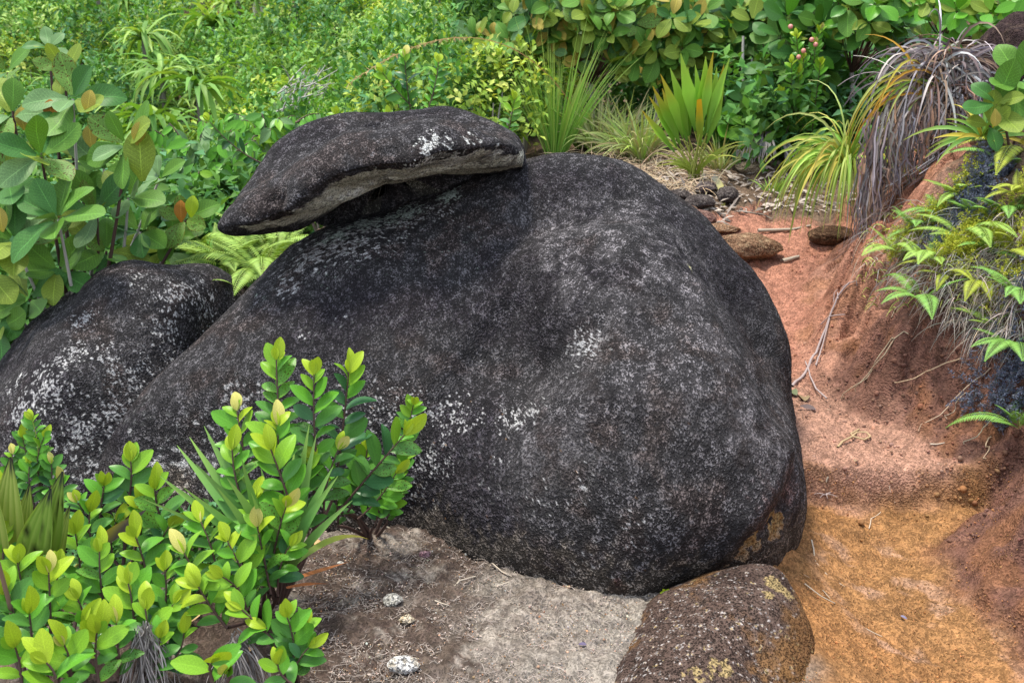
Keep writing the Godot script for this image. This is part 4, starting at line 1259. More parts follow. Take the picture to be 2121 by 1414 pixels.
func grasses() -> void:
	var g1 := Color(0.27, 0.50, 0.08)
	var g2 := Color(0.38, 0.56, 0.12)
	var g3 := Color(0.19, 0.40, 0.06)
	tuft("tall tuft of upright bright grass behind the boulder's top", "grass", "grass_tuft", PT(1150, 330), 170, Vector2(0.4, 1.1), 0.5, 0.012, Vector2(0.1, 0.8), [g1, g2, g1, g3], "", Vector3(0.08, 0, 0))
	var pale := Color(0.42, 0.52, 0.17)
	for a in [[1240, 300, "short pale grass tuft right of the tall tuft"], [1290, 310, "short pale grass tuft midway between tall tuft and palm"], [1330, 318, "short pale grass tuft left of the young palm"], [1268, 285, "pale grass tuft with nodding tips behind the others"], [1210, 292, "short pale grass tuft crowding the tall tuft"]]:
		tuft(a[2], "grass", "grass_tuft", PT(a[0], a[1] + 14), 110, Vector2(0.2, 0.55), 0.75, 0.016, Vector2(0.5, 2.2), [pale, g2, pale, Color(0.42, 0.44, 0.20), Color(0.45, 0.38, 0.2)], "pale grass between tall tuft and palm")
	tuft("pale grass tuft at the right foot of the young palm", "grass", "grass_tuft", PT(1490, 350), 60, Vector2(0.15, 0.42), 0.9, 0.012, Vector2(0.5, 2.0), [pale, Color(0.45, 0.42, 0.2)], "pale grass between tall tuft and palm")
	tuft("little grass seedling on the leaf litter by the path", "grass", "grass_tuft", PT(1597, 395), 22, Vector2(0.08, 0.2), 0.8, 0.014, Vector2(0.4, 1.6), [Color(0.24, 0.42, 0.07)])
	# arching sedge beside the path
	var sg := [Color(0.20, 0.38, 0.05), Color(0.33, 0.45, 0.08), Color(0.42, 0.50, 0.14), Color(0.28, 0.42, 0.06), Color(0.55, 0.48, 0.10)]
	tuft("sedge clump with long arching yellow-green blades over the path edge", "sedge", "sedge_clump", P(1750, 345, 5.15), 190, Vector2(0.35, 0.68), 0.95, 0.017, Vector2(2.4, 5.5), sg, "", Vector3(-0.25, 0, 0.3))
	# a long dry grass stem bows over the hedge
	var b := Bag.new()
	var path := curve(P(1190, 225, 6.9), P(720, 175, 6.0), Vector3(0.15, 0.75, 0), 20)
	strap(b, path, Vector3(0, 0.3, 1), 0.007, 0.005, 0.003, 0.3, Color(0.35, 0.18, 0.08), Color(0.45, 0.26, 0.10), Color(0.42, 0.30, 0.14))
	for i in 120:
		var t := rng.randf_range(0.55, 1.0) * 20.0
		var k := mini(int(t), 19)
		leafy(b, path[k].lerp(path[k + 1], t - k), Vector3(rng.randf_range(-1, 0.3), rng.randf_range(-1, 0.2), rng.randf_range(-0.4, 0.4)), Vector3(0, 0.3, 1), 0.03, 0.006, vary(Color(0.42, 0.32, 0.14), 0.2))
	solo("grass_stalk", bag_mesh(b), M.dry, "long dry seeding grass stalk arching left above the slab", "grass stalk")

func dead_clump() -> void:
	var root := P(1945, 430, 4.85)
	root.y = hgt(root.x, root.z) - 0.02
	var s := thing("dead_screw_pine", "screw pine with a thick skirt of grey dead leaves on the bank", "screw pine", root)
	var top := P(1950, 165, 4.85) - root
	part("trunk", tube(curve(Vector3(0, -0.1, 0), top, Vector3(0.05, 0, 0), 8), 0.09, 0.07, 8), M.bark, s)
	var greys := [Color(0.27, 0.235, 0.23), Color(0.36, 0.32, 0.32), Color(0.26, 0.17, 0.13), Color(0.34, 0.22, 0.16), Color(0.20, 0.17, 0.18), Color(0.46, 0.43, 0.42), Color(0.15, 0.12, 0.12)]
	# the skirt hangs down and is swept out to the left at its foot
	var rest := Bag.new()
	for i in 620:
		var u := rng.randf_range(-1.0, 1.0)
		var a := top + Vector3(u * 0.42 + 0.05, rng.randf_range(-0.34, 0.0) - 0.16 * u * u, 0.02 + rng.randf_range(-0.05, 0.16))
		var low := Vector3(0.02 + u * 0.42 - 0.20 * rng.randf() * rng.randf(), 0, 0.10 + rng.randf_range(0.0, 0.16))
		low.y = hgt(root.x + low.x, root.z + low.z) - root.y + 0.01 + rng.randf_range(0.0, 0.10)
		if rng.randf() < 0.3: low = a.lerp(low, rng.randf_range(0.4, 0.85))
		var c: Color = vary(pick(greys), 0.25)
		var path := curve(a, low, Vector3(u * 0.10, 0.08, 0.08 + rng.randf_range(-0.03, 0.06)), 9)
		for k in range(3, 10): path[k] += rv(0.012)
		if low.x < -0.1 and rng.randf() < 0.5: path.append(path[9] + Vector3(-0.10, -0.05, 0.05))
		var face := Vector3(rng.randf_range(-1.0, 1.0), 0.2, 0.9)
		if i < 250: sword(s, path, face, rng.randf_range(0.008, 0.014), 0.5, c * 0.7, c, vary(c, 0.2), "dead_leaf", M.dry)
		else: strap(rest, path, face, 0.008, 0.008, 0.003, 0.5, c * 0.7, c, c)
	# the tangle on top: bent and broken dead blades
	for i in 260:
		var g := rng.randf() * TAU
		var dir := Vector3(cos(g), rng.randf_range(-0.4, 1.3), sin(g) * 0.8 + 0.25)
		var c: Color = vary(pick(greys), 0.25)
		strap(rest, arch(top + rv(0.13), dir, rng.randf_range(0.2, 0.5), rng.randf_range(1.0, 4.5), 9), rv(), 0.012, 0.011, 0.003, 0.5, c * 0.7, c, c)
	for i in 26:
		var dir := Vector3(rng.randf_range(-0.5, 0.5), rng.randf_range(0.8, 1.5), rng.randf_range(-0.3, 0.5))
		var c: Color = vary(pick(greys), 0.25)
		sword(s, arch(top + rv(0.06), dir, rng.randf_range(0.25, 0.5), rng.randf_range(2.0, 5.0), 10), Vector3(rng.randf_range(-0.5, 0.5), 0.3, 1), 0.014, 0.5, c * 0.7, c, c, "dead_leaf", M.dry)
	var r := part("dead_leaf_tangle", bag_mesh(rest), M.dry, s)
	r.set_meta("kind", "stuff")
	# leaves still green or turning orange on the left
	for i in 14:
		var dir := Vector3(rng.randf_range(-1.5, -0.2), rng.randf_range(0.2, 1.2), rng.randf_range(-0.2, 0.7))
		var c: Color = vary(pick([Color(0.24, 0.38, 0.07), Color(0.36, 0.44, 0.12), Color(0.50, 0.42, 0.08), Color(0.16, 0.30, 0.06), Color(0.55, 0.30, 0.04)]), 0.2)
		sword(s, arch(top + Vector3(-0.08, -0.05, 0.05) + rv(0.06), dir, rng.randf_range(0.35, 0.7), rng.randf_range(2.0, 4.2), 10), Vector3(rng.randf_range(-0.5, 0.5), 0.4, 1), 0.012, 0.5, c * 0.8, c, c.lerp(Color(0.55, 0.28, 0.05), 0.5), "leaf")
	# small living screw pine lower right
	var q := P(2035, 300, 4.2)
	q.y = hgt(q.x, q.z)
	var t := thing("screw_pine", "small green screw pine rosette beside the dead clump's skirt", "screw pine", q)
	part("trunk", tube(curve(Vector3(0, -0.03, 0), P(2035, 290, 4.2) - q, Vector3(0.02, 0, 0), 4), 0.02, 0.016, 6), M.bark, t)
	for i in 40:
		var g := rng.randf() * TAU
		var dir := Vector3(cos(g) * 1.0, rng.randf_range(0.1, 1.4), sin(g) * 0.7 + 0.2)
		var c: Color = vary(pick([Color(0.10, 0.24, 0.06), Color(0.15, 0.31, 0.06), Color(0.20, 0.36, 0.08), Color(0.45, 0.40, 0.06)]), 0.2)
		sword(t, arch(P(2035, 290, 4.2) - q, dir, rng.randf_range(0.18, 0.36), rng.randf_range(0.3, 1.6), 7), Vector3(rng.randf_range(-0.4, 0.4), 0.6, 0.8), 0.022, 0.45, c * 0.9, c, c.lerp(Color(0.5, 0.36, 0.06), 0.4), "leaf")

# ------------------------------------------------------------------ ferns and mosses
func frond_mesh(length: float, width: float, pairs: int, c: Color, droop: float) -> ArrayMesh:
	var b := Bag.new()
	var path := arch(Vector3.ZERO, Vector3(0, 1, 0.55), length, 0.0, 10)
	var d := Vector3(0, 0.85, 0.5).normalized()
	var p := Vector3.ZERO
	path = PackedVector3Array([p])
	for i in 12:
		p += d * length / 12.0
		path.append(p)
		d = (d + Vector3(0, -droop / 12.0, 0.05)).normalized()
	strap(b, path, Vector3(0, 1, -0.4), 0.004, 0.003, 0.001, 0.2, Color(0.22, 0.20, 0.06), c, c)
	for i in pairs:
		var t := 0.16 + 0.84 * (i + 0.5) / pairs
		var f := t * 12.0
		var k := mini(int(f), 11)
		var at := path[k].lerp(path[k + 1], f - k)
		var ax := (path[k + 1] - path[k]).normalized()
		var up := Vector3(1, 0, 0).cross(ax).normalized()
		if up.y < 0: up = -up
		var w := width * 0.5 * sin(PI * pow(t, 0.75) * 0.97 + 0.06)
		for s in [-1.0, 1.0]:
			var out := (Vector3(s, 0, 0) + ax * 0.45 - up * 0.22)
			leafy(b, at, out, up, maxf(w, 0.006), length / pairs * 0.8, vary(c, 0.12))
	return bag_mesh(b)

func fern(label: String, at: Vector3, n: int, k: float, tone: int, lean: Vector3, group: String) -> void:
	var s := thing("fern", label, "fern", at, group)
	for i in n:
		var g := TAU * (i + rng.randf()) / n
		var dir := Vector3(cos(g), 0, sin(g)) + lean
		var yaw := atan2(dir.x, dir.z)
		var bs := Basis(Vector3.UP, yaw) * Basis(Vector3.RIGHT, rng.randf_range(-0.2, 0.4))
		part("frond", LM.frond[tone * 3 + rng.randi() % 3], M.blades, s, Transform3D(bs.scaled(Vector3.ONE * k * rng.randf_range(0.75, 1.15)), Vector3(0, -0.01, 0)))

func make_fronds() -> void:
	LM.frond = []
	for c in [Color(0.22, 0.42, 0.09), Color(0.33, 0.50, 0.10), Color(0.38, 0.44, 0.06)]:
		LM.frond.append(frond_mesh(0.30, 0.115, 32, c * 0.8, 1.3))
		LM.frond.append(frond_mesh(0.34, 0.12, 36, c * 0.88, 2.0))
		LM.frond.append(frond_mesh(0.26, 0.10, 28, c * 0.7, 0.7))

func clubmoss(label: String, at: Vector3, n: int, size: float, c: Color, needle: float, group: String) -> void:
	# creeping branched stems set with tiny needles
	var s := thing("clubmoss", label, "clubmoss", at, group)
	var b := Bag.new()
	for i in n:
		var g := rng.randf() * TAU
		var r := size * sqrt(rng.randf())
		var st := Vector3(cos(g) * r, 0, sin(g) * r * 0.7)
		st.y = hgt(at.x + st.x, at.z + st.z) - at.y + rng.randf_range(0.0, 0.05)
		var p := st
		var d := Vector3(rng.randf_range(-0.6, 0.6), rng.randf_range(0.3, 1.0), rng.randf_range(0.0, 0.8)).normalized()
		for k in 9:
			for q in 4:
				leafy(b, p, d * 0.5 + rv(1.0), rv(), needle, needle * 0.28, vary(c, 0.3))
			p += d * 0.010
			d = (d + rv(0.4)).normalized()
	var m := part("sprigs", bag_mesh(b), M.blades, s)
	m.set_meta("kind", "stuff")

func bank_plants() -> void:
	var gr := "ferns on the bank"
	var lb := ["fern with wide fronds under the dead clump's skirt", "fern with paired fronds above blue-grey clubmoss", "fern curling over dry stems halfway down the bank", "fern low on the bank beside a pale straw", "fern beside the small screw pine", "fern high on the bank under the big-leaved seedling", "fern above yellow clubmoss", "fern spreading over the dark red bank", "fern among blue-grey sprigs on the dark bank", "fern at the foot of the bank above bare roots", "fern at the upper edge of the bare red lobe", "fern half hidden behind straw", "fern between two clumps of yellow clubmoss", "fern near the screw pine's trunk", "fern leaning over yellow clubmoss", "small fern between screw pine and clubmoss", "fern at the right edge of the dead skirt", "fern under the big-leaved seedling, lower", "fern sagging over the straw mat", "small fern in the middle of the straw"]
	var at := [[1900, 455], [2000, 470], [1960, 545], [1905, 600], [2080, 330], [2110, 290], [2085, 420], [2060, 650], [2105, 690], [2112, 860], [1855, 500], [2030, 560], [2050, 505], [1990, 380], [2090, 500], [2030, 430], [1950, 420], [2112, 380], [2112, 590], [1930, 520]]
	for i in at.size():
		fern(lb[i], PT(at[i][0], at[i][1] + 25), rng.randi_range(6, 9), rng.randf_range(0.6, 0.95), i % 3 if i % 4 else 0, Vector3(-0.35, 0, 0.45), gr)
	for a in [[1965, 500, 0.11, "blue-grey clubmoss mat under the fern fronds"], [2085, 700, 0.12, "blue-grey clubmoss hanging over the dark red bank"], [2045, 350, 0.08, "blue-grey clubmoss near the small screw pine"], [2105, 790, 0.08, "blue-grey clubmoss trailing lowest on the bank"], [2000, 430, 0.07, "blue-grey clubmoss between the ferns high up"]]:
		clubmoss(a[3], PT(a[0], a[1] + 15), 150, a[2] * 1.25, Color(0.13, 0.145, 0.20), 0.014, "blue-grey clubmoss on the bank")
	for a in [[2060, 500, 0.11, "yellow-green clubmoss cushion on the upper bank"], [1885, 490, 0.07, "yellow-green clubmoss at the edge of the red earth"], [1975, 420, 0.06, "yellow-green clubmoss below the screw pine"], [2090, 570, 0.10, "yellow-green clubmoss spreading over straw"], [1975, 540, 0.06, "yellow-green clubmoss under the blue-grey mat"], [2030, 480, 0.07, "yellow-green clubmoss beside the fern with paired fronds"]]:
		clubmoss(a[3], PT(a[0], a[1] + 10), 120, a[2] * 1.25, Color(0.42, 0.44, 0.05), 0.013, "yellow-green clubmoss on the bank")
	# the mat of dry stems
	var b := Bag.new()
	for i in 2600:
		var px := rng.randf_range(1800, 2135)
		var py := rng.randf_range(430, 700)
		if py > 470 + (px - 1790) * 1.0 and py > 600: continue
		if px < 1860 and py > 560: continue
		if px < 1880 and rng.randf() < 0.6: continue
		var p := PT(px, py, 0.005)
		var d := Vector3(rng.randf_range(-1, 0.6), rng.randf_range(-0.2, 0.7), rng.randf_range(-0.2, 0.9))
		strap(b, arch(p, d, rng.randf_range(0.06, 0.24), rng.randf_range(1.5, 4.0), 6), rv() + Vector3(0, 0, 1), 0.0026, 0.0026, 0.001, 0.3, vary(Color(0.30, 0.25, 0.20), 0.4), vary(Color(0.40, 0.36, 0.31), 0.4), Color(0.3, 0.25, 0.2))
	for i in 260:
		var px := rng.randf_range(1780, 2130)
		var py := rng.randf_range(420, 640) + (px - 1780) * 0.12
		var p := PT(px, py, 0.005)
		strap(b, arch(p, Vector3(rng.randf_range(-1, 0.5), 0.8, 0.6), rng.randf_range(0.04, 0.12), 2.0, 5), Vector3(0, 0.4, 1), 0.004, 0.004, 0.001, 0.3, Color(0.2, 0.3, 0.05), vary(Color(0.34, 0.42, 0.10), 0.3), Color(0.4, 0.4, 0.12))
	var o := solo("dry_stem_mat", bag_mesh(b), M.dry, "mat of dry pale stems and straw covering the upper bank", "straw")
	o.set_meta("kind", "stuff")
	# long straws and rootlets that trail down over the bare earth
	for a in [[2010, 470, 1845, 660, "long pale straw leaning across the ferns"], [2121, 400, 2000, 560, "curved straw at the right end of the bank"], [1850, 700, 1770, 815, "rootlet trailing down the brown lobe"], [1990, 740, 1850, 800, "rootlet lying across the dark red bank top"], [2050, 760, 1900, 900, "thin rootlet on the dark red bank"], [2000, 810, 1960, 870, "short pale rootlet on the dark red bank"], [2080, 850, 1995, 925, "rootlet ending above the ledge"], [2050, 900, 2040, 960, "short rootlet under the last fern"], [1880, 690, 1740, 830, "long straw hanging along the brown lobe"]]:
		var p0 := PT(a[0], a[1], 0.012)
		var p1 := PT(a[2], a[3], 0.006)
		var path := PackedVector3Array()
		for i in 11:
			var q := p0.lerp(p1, i / 10.0) + Vector3(0.012 * sin(i * 1.3), 0, 0.01 * cos(i * 1.7))
			q.y = maxf(q.y, hgt(q.x, q.z) + 0.008) if i > 0 else q.y
			path.append(q)
		solo("rootlet", tube(path, 0.0028, 0.0018, 4), plain(vary(Color(0.42, 0.33, 0.22), 0.2)), a[4], "rootlet", "straws and rootlets on the bank")
	# a big-leaved seedling at the right edge
	var r := P(2105, 260, 4.1)
	r.y = hgt(r.x, r.z)
	var s := thing("big_leaf_seedling", "seedling with a few large oval leaves above the ferns", "seedling", r)
	for a in [[2110, 165, 4.1, 6, 0.9], [2065, 215, 4.05, 5, 0.75], [2050, 260, 4.05, 4, 0.6]]:
		var tip := P(a[0], a[1], a[2]) - r
		var br := part("stem", tube(curve(Vector3.ZERO, tip, Vector3(0.03, 0, 0), 6), 0.007, 0.004, 5), M.stem, s)
		rosette(br, tip, Vector3(-0.3, 0.5, 0.9), a[3], a[4], LM.round_big, [M.big_mid, M.big_deep, M.big_lime])
	part("leaf", LM.round_big[3], M.big_yellow, s, leaf_xf(P(2062, 225, 3.98) - r, Vector3(0.1, -1, 0.2), Vector3(0, 0.2, 1), 0.42))

func valley_ferns() -> void:
	var lb := ["bright fern spilling left of the boulder below the slab tip", "bright fern arching against the boulder's left edge", "feathery fern between the two dark rocks", "bright fern under the slab's pointed end", "fern with drooping lime fronds behind the lichened rock", "fern low in the gap between the rocks"]
	var at := [[470, 520, 4.2], [545, 540, 4.1], [480, 590, 3.95], [560, 500, 4.4], [430, 500, 4.5], [470, 640, 3.85]]
	for i in at.size():
		var p := P(at[i][0], at[i][1] + 40, at[i][2])
		var g := hgt(p.x, p.z)
		var s := thing("fern", lb[i], "fern", Vector3(p.x, g, p.z), "bright ferns between the rocks")
		part("stalk", tube(curve(Vector3(0, -0.02, 0), Vector3(0, p.y - g, 0), Vector3(0.02, 0, 0), 4), 0.012, 0.006, 5), M.stem, s)
		for k in 9:
			var a := TAU * (k + rng.randf()) / 9.0
			var bs := Basis(Vector3.UP, a) * Basis(Vector3.RIGHT, rng.randf_range(-0.3, 0.3))
			part("frond", LM.frond[3 + rng.randi() % 3], M.blades, s, Transform3D(bs.scaled(Vector3.ONE * rng.randf_range(1.0, 1.5)), Vector3(0, p.y - g, 0)))

# ------------------------------------------------------------------ the hillside: shrubs and trees, near to far
func bush_crown(r: Vector3, clumps: int, per: int, ll: float, lw: float, cols: Array, droop := 0.0) -> ArrayMesh:
	var b := Bag.new()
	for i in clumps:
		var u := rv()
		while u.length() > 1.0 or u.length() < 0.35 or u.y < -0.75: u = rv()
		u = u.normalized() * lerpf(0.55, 1.0, sqrt(rng.randf())) * (1.0 + 0.25 * N2.get_noise_3d(u.x * 0.9, u.y * 0.9 + i * 0.01, u.z * 0.9))
		var c := Vector3(u.x * r.x, u.y * r.y, u.z * r.z)
		var tone: Color = vary(pick(cols), 0.22)
		var ax := (u + Vector3(0, 0.6, 0) + rv(0.4)).normalized()
		for k in per:
			var out := (ax * 0.35 + rv(1.0) + Vector3(0, -droop, 0)).normalized()
			var at := c + rv(ll * 0.9)
			leafy(b, at, out, ax + Vector3(0, 0.5, 0.2) + rv(0.5), ll * rng.randf_range(0.75, 1.2), lw * rng.randf_range(0.8, 1.2), vary(tone, 0.2))
	return bag_mesh(b)

func bush_trunk(h: float, spread: float, n: int) -> ArrayMesh:
	var pos := PackedVector3Array()
	var nor := PackedVector3Array()
	var idx := PackedInt32Array()
	for i in n:
		var g := TAU * (i + rng.randf() * 0.6) / n
		var tip := Vector3(cos(g) * spread, h * rng.randf_range(0.85, 1.15), sin(g) * spread)
		tube_into(pos, nor, idx, curve(Vector3(0, -0.1, 0), tip, Vector3(-tip.x * 0.2, 0, -tip.z * 0.2), 6), 0.03 * h, 0.008 * h, 5)
	return arrays_mesh(pos, nor, PackedColorArray(), idx)

func rosette_tree_meshes(heads: Array, ll: float, cols: Array) -> Array:
	# stems that end in heads of drooping straps
	var b := Bag.new()
	var pos := PackedVector3Array()
	var nor := PackedVector3Array()
	var idx := PackedInt32Array()
	for h in heads:
		tube_into(pos, nor, idx, curve(Vector3(0, -0.1, 0), h, Vector3(-h.x * 0.25, 0, 0), 6), 0.05, 0.03, 5)
		for i in 30:
			var g := rng.randf() * TAU
			var el := rng.randf_range(-0.1, 1.3)
			var dir := Vector3(cos(g), el, sin(g))
			var c: Color = vary(pick(cols), 0.2)
			strap(b, arch(h, dir, ll * rng.randf_range(0.75, 1.15), rng.randf_range(1.2, 3.2), 5), Vector3(0, 1, 0.3), 0.05, 0.065, 0.01, 0.4, c * 0.8, c, c * 1.1)
	return [bag_mesh(b), arrays_mesh(pos, nor, PackedColorArray(), idx)]

func put(proto: Array, called: String, label: String, category: String, group: String, at: Vector3, k: float, turn: float) -> void:
	# proto: [crown mesh, trunk mesh, crown height, trunk material]
	var s := thing(called, label, category, at, group)
	s.rotation.y = turn
	s.scale = Vector3.ONE * k
	part("trunk", proto[1], proto[3], s)
	part("crown", proto[0], M.foliage if proto.size() < 6 else proto[5], s, Transform3D(Basis(), Vector3(0, proto[2], 0)))

func hillside() -> void:
	var g_a := [Color(0.135, 0.297, 0.061), Color(0.203, 0.378, 0.068), Color(0.095, 0.216, 0.054), Color(0.270, 0.432, 0.095)]
	var g_b := [Color(0.230, 0.405, 0.095), Color(0.311, 0.486, 0.108), Color(0.176, 0.338, 0.081), Color(0.405, 0.540, 0.162)]
	var g_c := [Color(0.105, 0.255, 0.115), Color(0.081, 0.203, 0.047), Color(0.121, 0.270, 0.054), Color(0.068, 0.162, 0.041)]
	var g_d := [Color(0.351, 0.486, 0.081), Color(0.459, 0.567, 0.121), Color(0.243, 0.405, 0.068)]
	var protos := [
		[bush_crown(Vector3(0.75, 0.62, 0.7), 210, 9, 0.085, 0.042, g_a), bush_trunk(0.8, 0.3, 5), 0.85, M.bark, "dark green small-leaved bush"],
		[bush_crown(Vector3(0.8, 0.55, 0.75), 200, 9, 0.075, 0.034, g_b), bush_trunk(0.75, 0.35, 5), 0.75, M.bark, "light green feathery bush"],
		[bush_crown(Vector3(0.65, 0.8, 0.65), 220, 9, 0.10, 0.045, g_c), bush_trunk(1.0, 0.25, 4), 1.05, M.bark, "deep green upright bush"],
		[bush_crown(Vector3(0.8, 0.6, 0.7), 190, 8, 0.085, 0.05, g_d), bush_trunk(0.8, 0.3, 5), 0.8, M.pale_bark, "yellow-green bush"],
	]
	var rc := [Color(0.16, 0.31, 0.06), Color(0.22, 0.38, 0.08), Color(0.12, 0.25, 0.05), Color(0.28, 0.42, 0.10)]
	var pm := []
	for h in [[Vector3(0, 1.5, 0), Vector3(0.5, 1.15, 0.1), Vector3(-0.45, 1.0, -0.1)], [Vector3(0.1, 1.2, 0), Vector3(-0.4, 0.8, 0.2)], [Vector3(0, 1.8, 0), Vector3(0.45, 1.5, 0.1), Vector3(-0.5, 1.35, 0), Vector3(0.1, 1.0, 0.4)]]:
		pm.append(rosette_tree_meshes(h, 0.62, rc))
	# near hedge behind the slab, then slope upon slope
	var n := 0
	for row in [[6.6, 8.0, 8, 520, 1080, 0.62], [8.2, 10.0, 13, 180, 1120, 0.85], [10.5, 13.0, 19, -60, 1150, 1.1], [13.5, 17.0, 22, -60, 1150, 1.25], [17.5, 22.0, 30, -60, 1150, 1.4], [23.0, 30.0, 34, -60, 1200, 1.7], [31.0, 42.0, 34, -60, 1250, 2.0], [5.2, 8.0, 7, -480, -40, 0.8], [8.2, 12.5, 8, -520, -70, 1.1], [13.0, 20.0, 8, -520, -70, 1.5], [21.0, 40.0, 9, -520, -70, 2.2]]:
		for i in row[2]:
			var px: float = lerpf(row[3], row[4], (i + rng.randf()) / row[2])
			var zd := rng.randf_range(row[0], row[1])
			var p := P(px, 400, zd)
			p.y = hgt(p.x, p.z) - 0.05
			var k: float = row[5] * rng.randf_range(0.8, 1.25)
			var far := zd > 22.0
			# a bush only: keep the crowns under the line of sight of those behind
			if zd > 10.0 and px < 720.0 and rng.randf() < 0.36:
				var q: Array = pick(pm)
				put([q[0], q[1], 0.0, M.bark], "strap_leaf_tree", "tree with heads of drooping strap leaves on the far hillside" if far else "tree with heads of drooping strap leaves down the near slope", "tree", "strap-leaved trees on the far hillside" if far else "strap-leaved trees on the near slope", p, k * rng.randf_range(0.8, 1.1), rng.randf() * TAU)
			else:
				var w: Array = protos[rng.randi() % 4]
				var where: String = "on the far hillside" if far else ("on the near slope below the hillside" if zd > 10.0 else "in the hedge behind the slab")
				put(w, "bush", "%s %s" % [w[4], where], "bush", "bushes %s" % where, p, k, rng.randf() * TAU)
			n += 1
	# dark woodland along the top, with pale trunks
	for i in 34:
		var px := lerpf(-100, 2300, (i + rng.randf()) / 34.0)
		var zd := rng.randf_range(46.0, 62.0)
		var p := P(px, 300, zd)
		p.y = hgt(p.x, p.z) - 0.2
		put([protos[2][0], protos[2][1], 1.05, M.pale_bark], "forest_tree", "tall dark tree in the wood at the hilltop", "tree", "trees of the hilltop wood", p, rng.randf_range(4.5, 6.5), rng.randf() * TAU)
	for a in [[485, -8, 500, 30], [525, -10, 524, 26], [540, -10, 536, 26], [880, -10, 878, 35]]:
		var top := P(a[0], a[1], 34.0)
		var bot := P(a[2], a[3], 33.0)
		solo("dead_tree", tube(curve(bot + Vector3(0, -2.0, 0), top + Vector3(0, 1.0, 0), Vector3(0.1, 0, 0), 6), 0.12, 0.08, 6), M.pale_bark if a[0] < 800 else M.bark, "pale bare dead tree standing at the top of the hillside" if a[0] < 800 else "dark bare dead tree at the top of the hillside", "tree", "pale dead trees at the hilltop" if a[0] < 800 else "")
	# a bare grey twiggy shrub on the slope
	var root := P(640, 240, 9.3)
	root.y = hgt(root.x, root.z)
	var s := thing("bare_shrub", "leafless grey twiggy shrub showing before the green hillside", "shrub", root)
	for i in 26:
		var a := P(rng.randf_range(560, 660), rng.randf_range(165, 235), 9.3 + rng.randf_range(-0.3, 0.3)) - root
		var e := P(rng.randf_range(570, 700), rng.randf_range(130, 190), 9.2) - root
		part("twig", tube(curve(a, e, rv(0.1), 6), 0.009, 0.003, 4), M.pale_bark, s)
	part("trunk", tube(curve(Vector3.ZERO, P(610, 210, 9.3) - root, Vector3(0.05, 0, 0), 5), 0.025, 0.012, 5), M.pale_bark, s)
	# shade plants filling the ground under the broad-leaved shrubs on the right and round the left rock
	var b := bush_crown(Vector3(0.30, 0.22, 0.25), 40, 8, 0.07, 0.034, g_c)
	var mm := MultiMesh.new()
	mm.transform_format = MultiMesh.TRANSFORM_3D
	mm.mesh = b
	var spots := []
	for i in 120:
		var p := P(rng.randf_range(950, 1900), 280, rng.randf_range(7.8, 10.5))
		p.y = hgt(p.x, p.z) + rng.randf_range(0.0, 1.5)
		spots.append(p)
	for i in 26:
		var p := P(rng.randf_range(1560, 1820), 280, rng.randf_range(6.6, 7.6))
		p.y = hgt(p.x, p.z) + rng.randf_range(0.0, 0.5)
		spots.append(p)
	for i in 90:
		var p := P(rng.randf_range(-120, 460), 500, rng.randf_range(4.0, 5.6))
		p.y = hgt(p.x, p.z) + rng.randf_range(0.0, 0.75)
		spots.append(p)
	for i in 50:
		var p := P(rng.randf_range(-100, 520), 1100, rng.randf_range(2.3, 2.75))
		p.y = hgt(p.x, p.z) + rng.randf_range(-0.08, 0.02)
		spots.append(p)
	mm.instance_count = spots.size()
	for i in spots.size():
		mm.set_instance_transform(i, Transform3D(Basis(Vector3.UP, rng.randf() * TAU).scaled(Vector3.ONE * (rng.randf_range(0.9, 1.5) if i < 236 else 0.45)), spots[i]))
	var o := MultiMeshInstance3D.new()
	o.name = "undergrowth"
	o.multimesh = mm
	o.material_override = M.foliage
	add_child(o)
	tag(o, "dark leafy undergrowth filling the shade beneath the shrubs", "undergrowth", "", "stuff")

